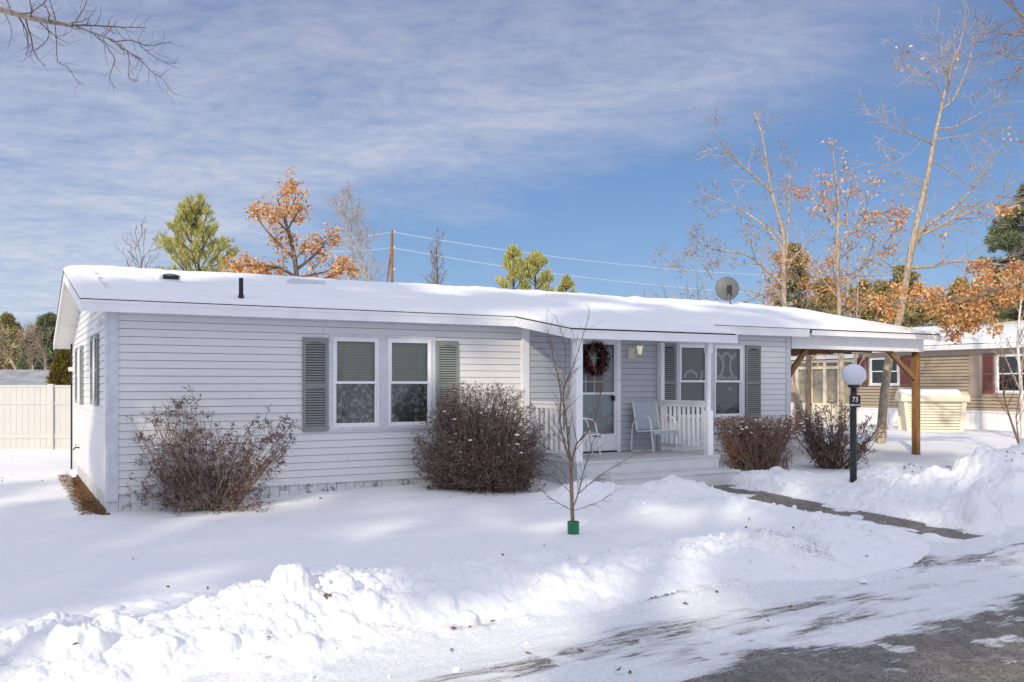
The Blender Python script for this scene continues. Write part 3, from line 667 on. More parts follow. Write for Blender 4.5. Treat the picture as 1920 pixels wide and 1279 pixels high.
# ---- windows
def window(par, x0, x1, z0, z1, sashes, fn=None, kind='lace'):
    """frame is the part; sash, pane, blind, curtain its sub-parts. Built facing -y."""
    mb = MB()
    mb.box(x0, x1, -.03, .0, z1-.055, z1); mb.box(x0, x1, -.045, .0, z0, z0+.05)
    mb.box(x0, sashes[0][0], -.028, .0, z0+.05, z1-.055); mb.box(sashes[-1][1], x1, -.028, .0, z0+.05, z1-.055)
    for (a0, a1), (b0, b1) in zip(sashes[:-1], sashes[1:]): mb.box(a1, b0, -.026, .0, z0+.05, z1-.055)
    w = mb.build('window', M['greytrim'], par, bevel=.003)
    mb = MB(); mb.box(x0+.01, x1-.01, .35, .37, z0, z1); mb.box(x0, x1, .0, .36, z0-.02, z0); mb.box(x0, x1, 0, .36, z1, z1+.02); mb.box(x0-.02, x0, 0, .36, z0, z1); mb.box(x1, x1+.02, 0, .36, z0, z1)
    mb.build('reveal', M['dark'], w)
    for i, (s0, s1) in enumerate(sashes):
        zl, zh = z0+.05, z1-.055; zm = (zl+zh)/2-.005
        f = .034
        mb = MB()   # outer frame and the two sashes
        mb.box(s0, s1, -.045, -.0, zh-.03, zh); mb.box(s0, s1, -.05, 0, zl, zl+.03); mb.box(s0, s0+.03, -.045, 0, zl+.03, zh-.03); mb.box(s1-.03, s1, -.045, 0, zl+.03, zh-.03)
        a, b = s0+.03, s1-.03
        mb.box(a, b, -.036, -.012, zm-.02, zm+.022); mb.box(a, b, -.034, -.014, zh-.03-f, zh-.03); mb.box(a, a+f, -.034, -.014, zm+.022, zh-.03-f); mb.box(b-f, b, -.034, -.014, zm+.022, zh-.03-f)
        mb.box(a, b, -.012, .008, zl+.03, zl+.03+f); mb.box(a, a+f*.9, -.012, .008, zl+.03+f, zm-.02); mb.box(b-f*.9, b, -.012, .008, zl+.03+f, zm-.02)
        mb.build('sash', M['whitetrim'], w, bevel=.002)
        mb = MB(); mb.face([(a+f, -.022, zm+.022), (b-f, -.022, zm+.022), (b-f, -.022, zh-.03-f), (a+f, -.022, zh-.03-f)]); mb.build('pane', M['glass'], w)
        mb = MB(); mb.face([(a+f, .0, zl+.03+f), (b-f, .0, zl+.03+f), (b-f, .0, zm-.02), (a+f, .0, zm-.02)]); mb.build('pane', M['glass'], w)
        if kind in ('lace', 'swag'):
            mb = MB(); z = (zm+.02) if kind == 'lace' else zl+.05
            top = zh-.05
            if kind == 'swag': mb2r = (zl+.03, zh-.03)
            while z < top:
                mb.face([(a, .045, z), (b, .045, z), (b, .063, z+.021), (a, .063, z+.021)]); z += .025
            mb.build('blind', M['slat'] if (kind == 'lace') else M['slat2'], w)
        if kind == 'lace':
            n = 60; V = []; Q = []
            for j in range(n+1):
                xx = a+(b-a)*j/n; yy = .085+.016*math.sin(j*.9+i)
                V += [(xx, yy, zl), (xx, yy, zm+.05)]
            for j in range(n): Q.append((2*j, 2*j+2, 2*j+3, 2*j+1))
            mesh_np('curtain', V, Q, M['lace'], w, smooth=True)
        if kind == 'swag':
            mb = MB(); cx = (a+b)/2; cz = zm+.02
            arcs = ([(cx-.02, cz+.16, .30, -1.5, .15), (cx-.02, cz+.02, .17, .2, 2.94)] if i == 0 else [(a-.02, cz+.30, .28, -1.3, 1.2), (b+.02, cz+.30, .28, 1.95, 4.4), (cx, cz+.45, .11, .1, 3.04), (cx-.12, cz-.02, .09, .2, 2.9), (cx+.12, cz-.02, .09, .2, 2.9)])
            for (ax, az, r, t0, t1) in arcs:
                n = 14
                for j in range(n):
                    q0 = t0+(t1-t0)*j/n; q1_ = t0+(t1-t0)*(j+1)/n; pts = []
                    for q_, rr in ((q0, r-.035), (q1_, r-.035), (q1_, r+.035), (q0, r+.035)):
                        pts.append((min(max(ax+rr*math.cos(q_), a+f), b-f), .03-.004*(j % 2), min(max(az+rr*math.sin(q_), zm+.03), zh-.07)))
                    mb.face(pts)
            mb.build('valance', M['swag'], w)
    return w
window(house, *W1, [(3.335, 4.11), (4.28, 5.06)])
window(house, *W2, [(10.475, 11.22), (11.40, 12.17)], kind='swag')
# a small lit lamp is seen in the right window
mb = MB(); mb.lathe((11.99, .12, 1.74), [(.001, 0), (.016, .005), (.018, .02), (.001, .03)], 8); mb.lathe((11.94, .12, 1.735), [(.001, 0), (.012, .005), (.012, .016), (.001, .022)], 8)
mb.build('lamp_bulb', M['flame'], house)
def shutter(par, x0, x1, z0, z1, mat, y=-.014, arch=True, flip=None):
    mb = MB(); f = .045; zm = z0+(z1-z0)*.49
    mb.box(x0, x0+f, y-.03, y, z0, z1); mb.box(x1-f, x1, y-.03, y, z0, z1)
    mb.box(x0+f, x1-f, y-.028, y, z0, z0+.09); mb.box(x0+f, x1-f, y-.028, y, zm-.035, zm+.035); mb.box(x0+f, x1-f, y-.028, y, z1-.07, z1)
    mb.box(x0+f, x1-f, y-.004, y, z0+.05, z1-.05, 1)  # dark backing painted in so the slat gaps look shaded
    for (za, zb) in ((z0+.09, zm-.035), (zm+.035, z1-.07)):
        z = za+.008
        while z < zb-.02:
            mb.face([(x0+f, y-.026, z), (x1-f, y-.026, z), (x1-f, y-.012, z+.028), (x0+f, y-.012, z+.028)]); z += .041
    xm = (x0+x1)/2; w = (x1-x0)/2-f
    for j in range(8):
        t0 = math.pi*j/8; t1 = math.pi*(j+1)/8
        mb.face([(xm+w*math.cos(t0), y-.0275, z1-.115+.045*math.sin(t0)), (xm+w*math.cos(t1), y-.0275, z1-.115+.045*math.sin(t1)), (xm+w*math.cos(t1), y-.0275, z1-.06), (xm+w*math.cos(t0), y-.0275, z1-.06)])
    return mb.build('shutter', [mat, M['dark']], par)
shutter(house, 2.84, 3.245, 1.09, 2.59, M['shutter']); shutter(house, 5.165, 5.575, 1.09, 2.59, M['shutter'])
shutter(house, 10.04, 10.39, 1.12, 2.66, M['shutter']); shutter(house, 12.265, 12.69, 1.12, 2.66, M['shutter'])
# gable windows: same builders on a carrier turned to face -x
gw = empty('gable_window', (0, 0, 0)); gw.parent = house; gw.rotation_euler = (0, 0, -math.pi/2)
# local x of the carrier = -y of the house
def gwin(b0, b1, z0, z1, s0, s1):
    window(gw, -b1, -b0, z0, z1, [(-b1+.06, -b0-.06)], kind='none')
    for (p, q) in (s0, s1): shutter(gw, -q, -p, z0+.02, z1, M['shutter'])
gwin(1.50, 1.84, 1.50, 2.62, (1.06, 1.49), (1.85, 2.32)); gwin(4.70, 5.32, 1.46, 2.56, (4.22, 4.68), (5.34, 5.95))
# ---- door
mb = MB(); d0, d1, dz0, dz1 = DOOR
mb.box(d0-.09, d0, -.05, 0, dz0-.01, dz1); mb.box(d1, d1+.11, -.05, 0, dz0-.01, dz1); mb.box(d0-.09, d1+.11, -.05, 0, dz1, dz1+.08)
mb.build('door_casing', M['whitetrim'], house, bevel=.003)
mb = MB(); zr = 1.67
mb.box(d0, d0+.06, -.03, .0, dz0+.02, dz1); mb.box(d1-.035, d1, -.03, 0, dz0+.02, dz1); mb.box(d0+.06, d1-.035, -.03, 0, zr-.022, zr+.022); mb.box(d0+.06, d1-.035, -.03, 0, dz1-.06, dz1)
mb.box(d0+.06, d1-.035, -.028, 0, dz0+.02, dz0+.34)
door = mb.build('door', M['whitetrim'], house, bevel=.003)
mb = MB(); mb.face([(d0+.06, -.015, dz0+.34), (d1-.035, -.015, dz0+.34), (d1-.035, -.015, zr-.022), (d0+.06, -.015, zr-.022)]); mb.face([(d0+.06, -.015, zr+.022), (d1-.035, -.015, zr+.022), (d1-.035, -.015, dz1-.06), (d0+.06, -.015, dz1-.06)])
mb.build('pane', M['glass'], door)
mb = MB(); mb.box(d0, d1-.0, .05, .09, dz0, zr+.0); mb.box(d0, d0+.10, .05, .09, zr, dz1); mb.box(d1-.24, d1, .05, .09, zr, dz1); mb.box(d0+.1, d1-.24, .05, .09, dz1-.09, dz1)
mb.box(d0-.01, d1+.01, .09, .10, dz0, dz1)
mb.build('inner_door', M['doorgrey'], door)
mb = MB(); mb.box(d0+.1, d1-.24, .07, .075, zr, dz1-.09); mb.build('inner_glass', M['dark'], door)
mb = MB()
for k in range(1, 3):
    xx = d0+.1+(d1-d0-.34)*k/3; mb.box(xx-.011, xx+.011, .045, .068, zr, dz1-.09)
for k in range(1, 4):
    z_ = zr+(dz1-.09-zr)*k/4; mb.box(d0+.1, d1-.24, .046, .067, z_-.011, z_+.011)
mb.build('muntin', M['whitetrim'], door)
mb = MB(); mb.box(d1-.075, d1-.04, -.06, -.03, zr-.14, zr-.05); mb.tube([(d1-.06, -.055, zr-.06), (d1-.06, -.085, zr-.07), (d1-.10, -.09, zr-.07)], .008, 8); mb.build('handle', M['black'], door)
mb = MB(); mb.box(d0-.02, d1+.02, -.06, .05, dz0-.03, dz0+.015); mb.build('threshold', M['black'], house)
# ---- wall lantern
lx, lz = 9.32, 2.46
mb = MB(); mb.box(lx-.115, lx+.05, -.035, -.014, lz-.13, lz+.09); mb.box(lx-.09, lx+.025, -.045, -.035, lz-.105, lz+.065); wl = mb.build('wall_lamp', M['cream'], house, bevel=.012)
mb = MB(); mb.tube([(lx, -.045, lz-.03), (lx+.03, -.10, lz-.06), (lx+.09, -.13, lz-.03)], .011, 8); mb.lathe((lx+.09, -.14, lz-.05), [(.01, -.03), (.03, 0), (.035, .015)], 6); mb.lathe((lx+.09, -.14, lz+.125), [(.085, 0), (.08, .012), (.03, .05), (.01, .06)], 6); mb.build('lantern_frame', M['cream'], wl)
mb = MB(); mb.lathe((lx+.09, -.14, lz-.035), [(.035, 0), (.065, .155)], 6); mb.build('lantern_glass', M['lantern'], wl)
# ---- porch
DK = .55; DX0, DX1, DY = 7.02, 10.14, -1.57
mb = MB(); n = 11
for k in range(n):
    y0 = DY+(0-DY-.02)*k/n; mb.box(DX0-.02, DX1+.02, y0-.0, y0+(-DY-.02)/n-.006, DK-.035, DK)
mb.build('deck', M['deck'], house)
mb = MB(); mb.box(DX0+.25, DX1, DY+.02, DY+.045, -.1, DK-.036); mb.box(DX1-.03, DX1, DY+.046, 0, -.1, DK-.036); mb.build('deck_skirt', M['riser'], house)
mb = MB(); y = DY+.02
while y < -.05: mb.box(DX0, DX0+.02, y+.004, min(y+.2, -.01), -.1, DK-.036); y += .205
mb.box(DX0, DX0+.25, DY+.02, DY+.045, -.1, DK-.036); mb.build('deck_skirt', M['greytrim'], house)
mb = MB(); mb.box(7.45, 10.32, -1.93, DY-.003, .262, .30); mb.box(7.47, 10.30, -1.90, -1.875, -.1, .262); mb.box(10.275, 10.30, -1.874, DY, -.1, .262); mb.box(7.47, 7.495, -1.874, DY, -.1, .262); mb.build('step', M['riser'], house, bevel=.003)
# left square column
mb = MB(); mb.box(7.02, 7.15, -1.54, -1.41, DK, zp-.12); mb.box(7.0, 7.17, -1.56, -1.39, DK, DK+.03); mb.build('porch_column', M['whitetrim'], house, bevel=.004)
mb = MB(); cx_, cy_ = 9.97, -1.46
mb.box(cx_-.06, cx_+.06, cy_-.06, cy_+.06, DK, 1.36)
mb.box(cx_-.055, cx_+.055, cy_-.055, cy_+.055, 2.42, zp-.12)
pr = [(.05, 1.36)]; rnd = random.Random(3)
prof = [(.058, 1.362), (.040, 1.375), (.052, 1.39), (.038, 1.41), (.045, 1.47), (.046, 1.60), (.040, 1.62), (.047, 1.64), (.046, 1.78), (.040, 1.80), (.047, 1.82), (.045, 2.0), (.041, 2.02), (.046, 2.04), (.044, 2.2), (.042, 2.3), (.052, 2.34), (.036, 2.37), (.055, 2.40), (.055, 2.42)]
mb.lathe((cx_, cy_, 0), prof, 14); mb.build('porch_column', M['whitetrim'], house)
mb = MB(); mb.box(9.93, 10.02, -.14, -.016, DK, zp-.12); mb.build('wall_post', M['whitetrim'], house, bevel=.004)
def railing(x, y0, y1, n, ztop=1.50):
    mb = MB(); mb.box(x-.045, x+.045, y0, y1, ztop, ztop+.04); mb.box(x-.022, x+.022, y0, y1, ztop-.08, ztop-.0)
    r = mb.build('railing', M['whitetrim'], house, bevel=.003); MB().box(x-.025, x+.025, y0, y1, DK+.09, DK+.15).build('bottom_rail', M['whitetrim'], r, bevel=.003)
    for k in range(n):
        yy = y0+(y1-y0)*(k+.75)/(n+.5); MB().box(x-.019, x+.019, yy-.019, yy+.019, DK+.15, ztop-.08).build('baluster', M['whitetrim'], r)
railing(9.97, -1.40, -.14, 9); railing(7.085, -1.41, -.05, 8)
# ---- roof furniture
def on_roof(a, b): return float(roofz(np.array(b)))
def rooft(u, v):     # pixel -> (a, b) on the front slope
    best = None
    for Y in np.arange(12, 27, .02):
        p = P(u, v, Y); a, b = ab(p[0], p[1])
        d = p[2]-float(roofz(np.array(b)))-.1
        if best is None or abs(d) < best[0]: best = (abs(d), a, b)
    return best[1], best[2]
a_, b_ = rooft(318, 532); z_ = on_roof(a_, b_)+.18
mb = MB(); mb.box(a_-.15, a_+.15, b_-.12, b_+.12, z_-.1, z_+.02); mb.lathe((a_, b_, 0), [(.001, 0)], 3) if 0 else None
n = 8
for j in range(n):
    t0 = math.pi*j/n; t1 = math.pi*(j+1)/n
    mb.face([(a_+.15*math.cos(t0), b_-.12, z_+.02+.05*math.sin(t0)), (a_+.15*math.cos(t1), b_-.12, z_+.02+.05*math.sin(t1)), (a_+.15*math.cos(t1), b_+.12, z_+.02+.05*math.sin(t1)), (a_+.15*math.cos(t0), b_+.12, z_+.02+.05*math.sin(t0))])
rv = mb.build('roof_vent', M['greytrim'], house)
mb = MB(); mb.box(a_-.12, a_+.12, b_-.125, b_-.119, z_-.02, z_+.04); mb.build('vent_mouth', M['black'], rv)
a_, b_ = rooft(452, 556); z_ = on_roof(a_, b_)
mb = MB(); mb.lathe((a_, b_, z_), [(.05, 0), (.042, .12), (.034, .14), (.034, .38), (.001, .385)], 12); mb.build('vent_pipe', M['black'], house)
a_, b_ = rooft(574, 534); z_ = on_roof(a_, b_)+.15
mb = MB(); mb.box(a_-.32, a_+.32, b_-.16, b_+.16, z_-.1, z_+.035); mb.build('roof_hatch', M['greytrim'], house, bevel=.01)
# hose bib and little boxes on the gable
mb = MB(); mb.tube([(0, 5.2, .62), (-.09, 5.2, .62), (-.12, 5.2, .58)], .014, 8); mb.tube([(-.07, 5.14, .67), (-.07, 5.26, .67)], .012, 6); mb.build('water_tap', M['black'], house)
mb = MB(); mb.box(-.10, 0, 6.9, 7.1, 2.12, 2.2); mb.build('meter_box', M['white'], house)
mb = MB(); mb.tube([(-.03, 7.25, -.1), (-.03, 7.25, 2.7), (-.1, 7.27, 2.82)], .02, 6); mb.build('downpipe', M['black'], house)
mb = MB(); mb.box(-.10, -.014, .20, .30, 2.72, 2.80); mb.tube([(-.06, .22, 2.72), (-.13, .18, 2.66)], .035, 8); mb.tube([(-.06, .30, 2.72), (-.13, .36, 2.66)], .035, 8); mb.build('flood_light', M['white'], house)
# ------------------------------------------------------------ carport
cp = empty('carport', HW(XE, 0), HANG, 'open carport with snowy roof on a brown timber post right of the grey home', 'carport')
K = lambda mb_: mb_
def off(mb_, d=-XE):
    mb_.v = [(x+d, y, z) for x, y, z in mb_.v]; return mb_
mb = MB(); slab(mb, [(RS+.002, -.31), (XR, -.31), (XR, RIDGE_B), (RS+.002, RIDGE_B)]); slab(mb, [(RS+.002, RIDGE_B), (XR, RIDGE_B), (XR, YB+.3), (RS+.002, YB+.3)]); off(mb).build('roof', M['shingle'], cp)
vb, qb = ab_split(v1, q1, RS, 99); vb = vb-[XE, 0, 0]; mesh_np('roof_snow', vb, qb, M['roofsnow'], cp, smooth=True)
mb = MB(); mb.box(RS+.07, XR+.01, -.345, -.315, 2.90, 3.005); mb.box(RS+.07, XR+.01, -.352, -.345, 2.985, 3.01); off(mb).build('fascia', M['whitetrim'], cp, bevel=.003)
off(fascia_bar((XR+.002, -.33, ze-.035), (XR+.002, RIDGE_B, float(roofz(RIDGE_B))-.035), .13, -.025)).build('rake_board', M['whitetrim'], cp)
off(fascia_bar((XR+.002, RIDGE_B, float(roofz(RIDGE_B))-.035), (XR+.002, YB+.3, float(roofz(YB+.3))-.035), .13, -.025)).build('rake_board', M['whitetrim'], cp)
mb = MB(); mb.box(RS+.06, XR, -.315, -.06, 2.93, 2.945); off(mb).build('soffit', M['soffit'], cp)
mb = MB(); mb.box(XE+.035, 17.99, -.06, .02, 2.62, 2.95); off(mb).build('beam', M['white'], cp, bevel=.003)
mb = MB(); mb.box(17.84, 17.98, .022, .162, -.1, 2.80); off(mb).build('post', M['wood'], cp, bevel=.004)
mb = MB(); mb.box(17.84, 17.98, YB-.16, YB-.02, -.1, 2.66); off(mb).build('post', M['wood'], cp, bevel=.004)
mb = MB(); mb.bar((17.84, .09, 1.98), (16.86, .09, 2.66), .09, .10); off(mb).build('brace', M['wood'], cp)
mb = MB(); mb.bar((XE+.04, .09, 1.98), (14.22, .09, 2.66), .09, .10); off(mb).build('brace', M['wood'], cp)
for k in range(12):
    y0 = .18+k*.61
    mb = MB(); mb.box(XE+.05, 17.96, y0, y0+.04, 2.64+.0, 2.78); off(mb).build('joist', M['wooddk' if k % 2 else 'wood'], cp)
mb = MB(); mb.box(XE+.05, 17.99, YB-.1, YB+.0, 2.60, 2.80); off(mb).build('beam', M['wooddk'], cp)
mb = MB(); mb.box(XE+.05, 17.97, .03, YB-.12, 2.79, 2.80); off(mb).build('ceiling', M['wooddk'], cp)
# ------------------------------------------------------------ neighbour home, fence, sheds
NA = 30.0
nb_ = empty('neighbour_home', HW(NA, 0, .15), HANG-math.pi/2, 'long tan vinyl mobile home with maroon shutters behind the carport', 'house')
mb = MB(); nh = [(-5.74, -4.45, 1.35, 2.80), (-11.2, -9.75, 1.62, 2.82)]
siding(mb, front, -12.2, 9.0, .72, 3.05, nh, step=.127, lip=.03, GAP=.022); mb.build('wall', M['tan'], nb_)
mb = MB(); mb.box(-18.5, 9, 4, 7.2, 0, 3.0); mb.box(-18.5, -12.2, .02, 4, .0, 3.0); mb.build('rear_wall', M['tan'], nb_)
for h, fr in zip(nh, (0, 1)): window(nb_, *h, [(h[0]+.06, h[1]-.06)], kind='none')
shutter(nb_, -6.22, -5.80, 1.35, 2.80, M['maroon'], y=-.04); shutter(nb_, -4.38, -3.98, 1.35, 2.80, M['maroon'], y=-.04); shutter(nb_, -11.75, -11.26, 1.62, 2.82, M['maroon'], y=-.04); shutter(nb_, -9.70, -9.2, 1.62, 2.82, M['maroon'], y=-.04)
mb = MB(); x = -12.2
while x < 9: mb.box(x+.02, x+.19, .02, .05, -.2, .70); x += .21
mb.box(-12.2, 9, .05, .08, -.2, .70); mb.box(-12.2, 9, -.02, .02, .66, .73); mb.build('skirting', M['whitetrim'], nb_)
mb = MB(); mb.box(-19, 9.4, -.42, -.39, 2.98, 3.16); mb.build('fascia', M['whitetrim'], nb_)
mb = MB(); mb.box(-19, 9.4, -.39, 0, 2.98, 3.0); mb.build('soffit', M['soffit'], nb_)
mb = MB()
mb.face([(-19, -.42, 3.17), (9.4, -.42, 3.17), (9.4, 3.9, 4.12), (-19, 3.9, 4.12)]); mb.face([(-19, 8.2, 3.17), (9.4, 8.2, 3.17), (9.4, 3.9, 4.12), (-19, 3.9, 4.12)])
mb.face([(-19, -.42, 3.17), (-19, 3.9, 4.12), (-19, 8.2, 3.17)]); mb.face([(9.4, -.42, 3.17), (9.4, 3.9, 4.12), (9.4, 8.2, 3.17)]); mb.build('roof', M['shingle'], nb_)
T_, U_ = np.meshgrid(np.linspace(-19, 9.4, 160), np.concatenate([-.42+np.array([0, .02, .06, .12, .25, .4]), np.linspace(.4, 8.2, 50)]))
Zn = np.where(U_ < 3.9, 3.17+.22*(U_+.42), 4.12-.221*(U_-3.9))+.01+.09*S(U_, -.42, -.25)+.05*(fbm(T_*.6, U_*.8, 4, 3)-.5)
nr_, nc_ = T_.shape; ix_ = np.arange(nr_*nc_).reshape(nr_, nc_)
mesh_np('roof_snow', np.stack([T_, U_, Zn], -1).reshape(-1, 3), np.stack([ix_[:-1, :-1], ix_[:-1, 1:], ix_[1:, 1:], ix_[1:, :-1]], -1).reshape(-1, 4), M['roofsnow'], nb_, smooth=True)
mb = MB(); mb.box(-6.75, -5.76, -.036, -.03, 1.30, 2.97); mb.box(-4.43, -3.7, -.036, -.03, 1.30, 2.97); mb.box(-12.2, -3.7, -.038, -.03, 2.78, 2.97); mb.build('trim_panel', M['tantrim'], nb_)
# screened sun room at its far end
sr = empty('sun_room', HW(NA-.12, 11.8, .15), HANG-math.pi/2, 'white framed screened sun room seen under the carport roof', 'sun room')
mb = MB(); xs = np.linspace(-4.0, -.06, 6)
for xx in xs: mb.box(xx-.07, xx+.07, -.04, .06, 0, 2.75)
for zz_ in (.0, .75, 2.35, 2.62): mb.box(-4.07, .01, -.03, .05, zz_, zz_+(.12 if zz_ else .75))
mb.build('frame', M['cream'], sr)
mb = MB(); mb.box(-4.0, -.05, .07, .08, .8, 2.6); mb.build('screen', plain('screen_mesh', (.30, .27, .22), .8, .3, 1.2), sr)
mb = MB(); mb.box(-4.3, .1, -.3, .1, 2.78, 2.9); mb.build('roof', M['whitetrim'], sr)
mb = MB(); mb.box(-4.3, .1, -.3, .08, 2.902, 2.95); mb.build('roof_snow', M['roofsnow'], sr, bevel=.04)
# resin storage shed in front of the tan wall
def shed():
    p = P(1747, 805, 32.0); g = gz(p[0], p[1])
    s_ = empty('storage_shed', (p[0], p[1], g-.03), math.radians(-14), 'cream slatted storage locker with a snowy curved lid in front of the tan home', 'storage shed')
    mb = MB(); w, d, h = 1.02, .55, 1.08
    siding(mb, lambda t, o, z: (t*(1-.06*(1.1-z)), -d+.04-o, z), -w+.12, w-.12, .02, h, step=.10, lip=.03, GAP=.02); mb.build('front_panel', M['cream'], s_)
    mb = MB()
    for sx in (-1, 1):
        for q in ((w-.14, w, -d, -d+.1),):
            a0, a1 = sorted((sx*q[0], sx*q[1]))
            mb.face([(sx*(w-.26), -d, 0), (sx*(w-.12), -d, 0), (sx*w, -d, h), (sx*(w-.14), -d, h)])
        mb.face([(sx*(w-.12), -d, 0), (sx*(w-.12), d, 0), (sx*w, d, h), (sx*w, -d, h)])
    mb.face([(-w, d, 0), (w, d, 0), (w, d, h), (-w, d, h)]); mb.build('side_panel', M['cream'], s_)
    mb = MB(); n = 8; ww = w+.09; dd = d+.08
    pts = [(-dd, h), (-dd, h+.2)]+[(-dd+2*dd*j/n, h+.2+.14*math.sin(math.pi*j/n)) for j in range(1, n)]+[(dd, h+.2), (dd, h)]
    A_ = [(-ww, y, z) for y, z in pts]; B_ = [(ww, y, z) for y, z in pts]; mb.face(A_); mb.face(B_[::-1])
    for j in range(len(pts)-1): mb.face([A_[j], B_[j], B_[j+1], A_[j+1]])
    mb.build('lid', M['cream'], s_)
    mb = MB(); pts = [(-dd+.0, h+.205)]+[(-dd+2*dd*j/n, h+.25+.17*math.sin(math.pi*j/n)) for j in range(0, n+1)]+[(dd, h+.205)]
    A_ = [(-ww+.02, y, z) for y, z in pts]; B_ = [(ww-.28, y, z) for y, z in pts]; mb.face(A_); mb.face(B_[::-1])
    for j in range(len(pts)-1): mb.face([A_[j], B_[j], B_[j+1], A_[j+1]])
    mb.build('lid_snow', M['roofsnow'], s_, bevel=.03)
shed()
# white vinyl privacy fence on the left
FY = 23.0
fe = empty('privacy_fence', (-13.0, FY, gz(-13, FY)), math.radians(3), 'tall white vinyl panel fence left of the grey home', 'fence')
fz = .0; ft = 1.83-fe.location.z
def fx(u): return (u-960)/F*FY+13.0
px_ = [fx(94)-4.88, fx(94)-2.44, fx(94), fx(94)+1.6, fx(94)+4.0]
for k in range(len(px_)-1):
    a0, a1 = px_[k]+.075, px_[k+1]-.075
    mb = MB(); x = a0
    while x < a1-.01:
        x2 = min(x+.15, a1); mb.box(x+.002, x2-.002, -.012, .012, .05, ft-.05); x = x2
    mb.box(a0, a1, -.03, .03, ft-.06, ft-.01); mb.box(a0, a1, -.03, .03, ft-.50, ft-.44); mb.box(a0, a1, -.03, .03, .28, .38); mb.box(a0, a1, -.03, .03, -.05, .06)
    mb.build('fence_panel', M['fence'], fe)
for xx in px_:
    MB().box(xx-.075, xx+.075, -.075, .075, -.2, ft+.02).build('fence_post', M['fence'], fe, bevel=.008)
# low grey roof beyond the fence
gh = empty('shed_roof_house', (-16.5, 33, .1), .1, 'low grey roofed house just showing over the white fence', 'house')
mb = MB(); mb.box(-3.6, 4.2, -2, 3, 0, 1.6); mb.build('wall', M['greytrim'], gh)
mb = MB(); mb.face([(-3.9, -2.4, 1.62), (4.5, -2.4, 1.62), (4.5, .5, 2.28), (-3.9, .5, 2.28)]); mb.face([(-3.9, 3.4, 1.62), (4.5, 3.4, 1.62), (4.5, .5, 2.28), (-3.9, .5, 2.28)]); mb.face([(4.5, -2.4, 1.62), (4.5, .5, 2.28), (4.5, 3.4, 1.62)]); mb.build('roof', plain('weathered_grey_roof', (.33, .34, .36), .8, .3, 2), gh)
mb = MB(); mb.lathe((1.2, -1.0, 1.9), [(.10, 0), (.10, .3), (.13, .32), (.13, .4), (.02, .42)], 10); mb.build('chimney', M['black'], gh)
# ------------------------------------------------------------ lamp post with house number
lp = P(1600, 897, 16.0); lp[2] = gz(lp[0], lp[1])
lz0 = lp[2]-.05
lpo = empty('lamp_post', (lp[0], lp[1], lz0), 0, 'black garden lamp post with a white globe beside the shovelled path', 'lamp post')
gt = 1.85+(720-703)/F*16-lz0
mb = MB(); mb.tube([(0, 0, -.2), (.0, 0, 1.4), (0.008, 0, gt-.2)], [.062, .055, .052], 14); mb.lathe((0.008, 0, gt-.24), [(.052, 0), (.10, .03), (.105, .06), (.06, .07)], 16)
mb.build('post', M['postgrey'], lpo, smooth=True)
mb = MB(); pr = [(.085, -.185)]+[(.212*math.cos(t), .195*math.sin(t)) for t in np.linspace(-1.05, 1.55, 14)]; mb.lathe((.008, 0, gt), pr, 28); mb.build('globe', M['globe'], lpo, smooth=True)
sz = 1.85-(753-720)/F*16-lz0
mb = MB(); mb.box(-.095, .095, -.085, -.070, sz-.105, sz+.105); mb.tube([(-.05, -.07, sz+.11), (-.05, 0, sz+.12)], .008, 6); mb.tube([(.05, -.07, sz+.11), (.05, 0, sz+.12)], .008, 6)
sg = mb.build('number_sign', M['black'], lpo, bevel=.004)
def text(s, size, x, y, z, par, mat, w=1.0):
    cu = bpy.data.curves.new('lettering', 'FONT'); cu.body = s; cu.size = size; cu.align_x = 'CENTER'; cu.align_y = 'CENTER'; cu.extrude = .0015; cu.offset = .0015
    t = bpy.data.objects.new('lettering', cu); COL.objects.link(t); me = bpy.data.meshes.new_from_object(t.evaluated_get(bpy.context.evaluated_depsgraph_get())); bpy.data.objects.remove(t)
    me.transform(Matrix.Translation((x, y, z)) @ Matrix.Rotation(math.pi/2, 4, 'X') @ Matrix.Diagonal((w, 1, 1, 1)))
    o = bpy.data.objects.new('lettering', me); COL.objects.link(o); me.materials.clear(); me.materials.append(mat); o.parent = par
text('73', .125, 0, -.0875, sz+.035, sg, M['white'], .9); text('HEMLOCK', .045, 0, -.0875, sz-.062, sg, M['white'], .85)
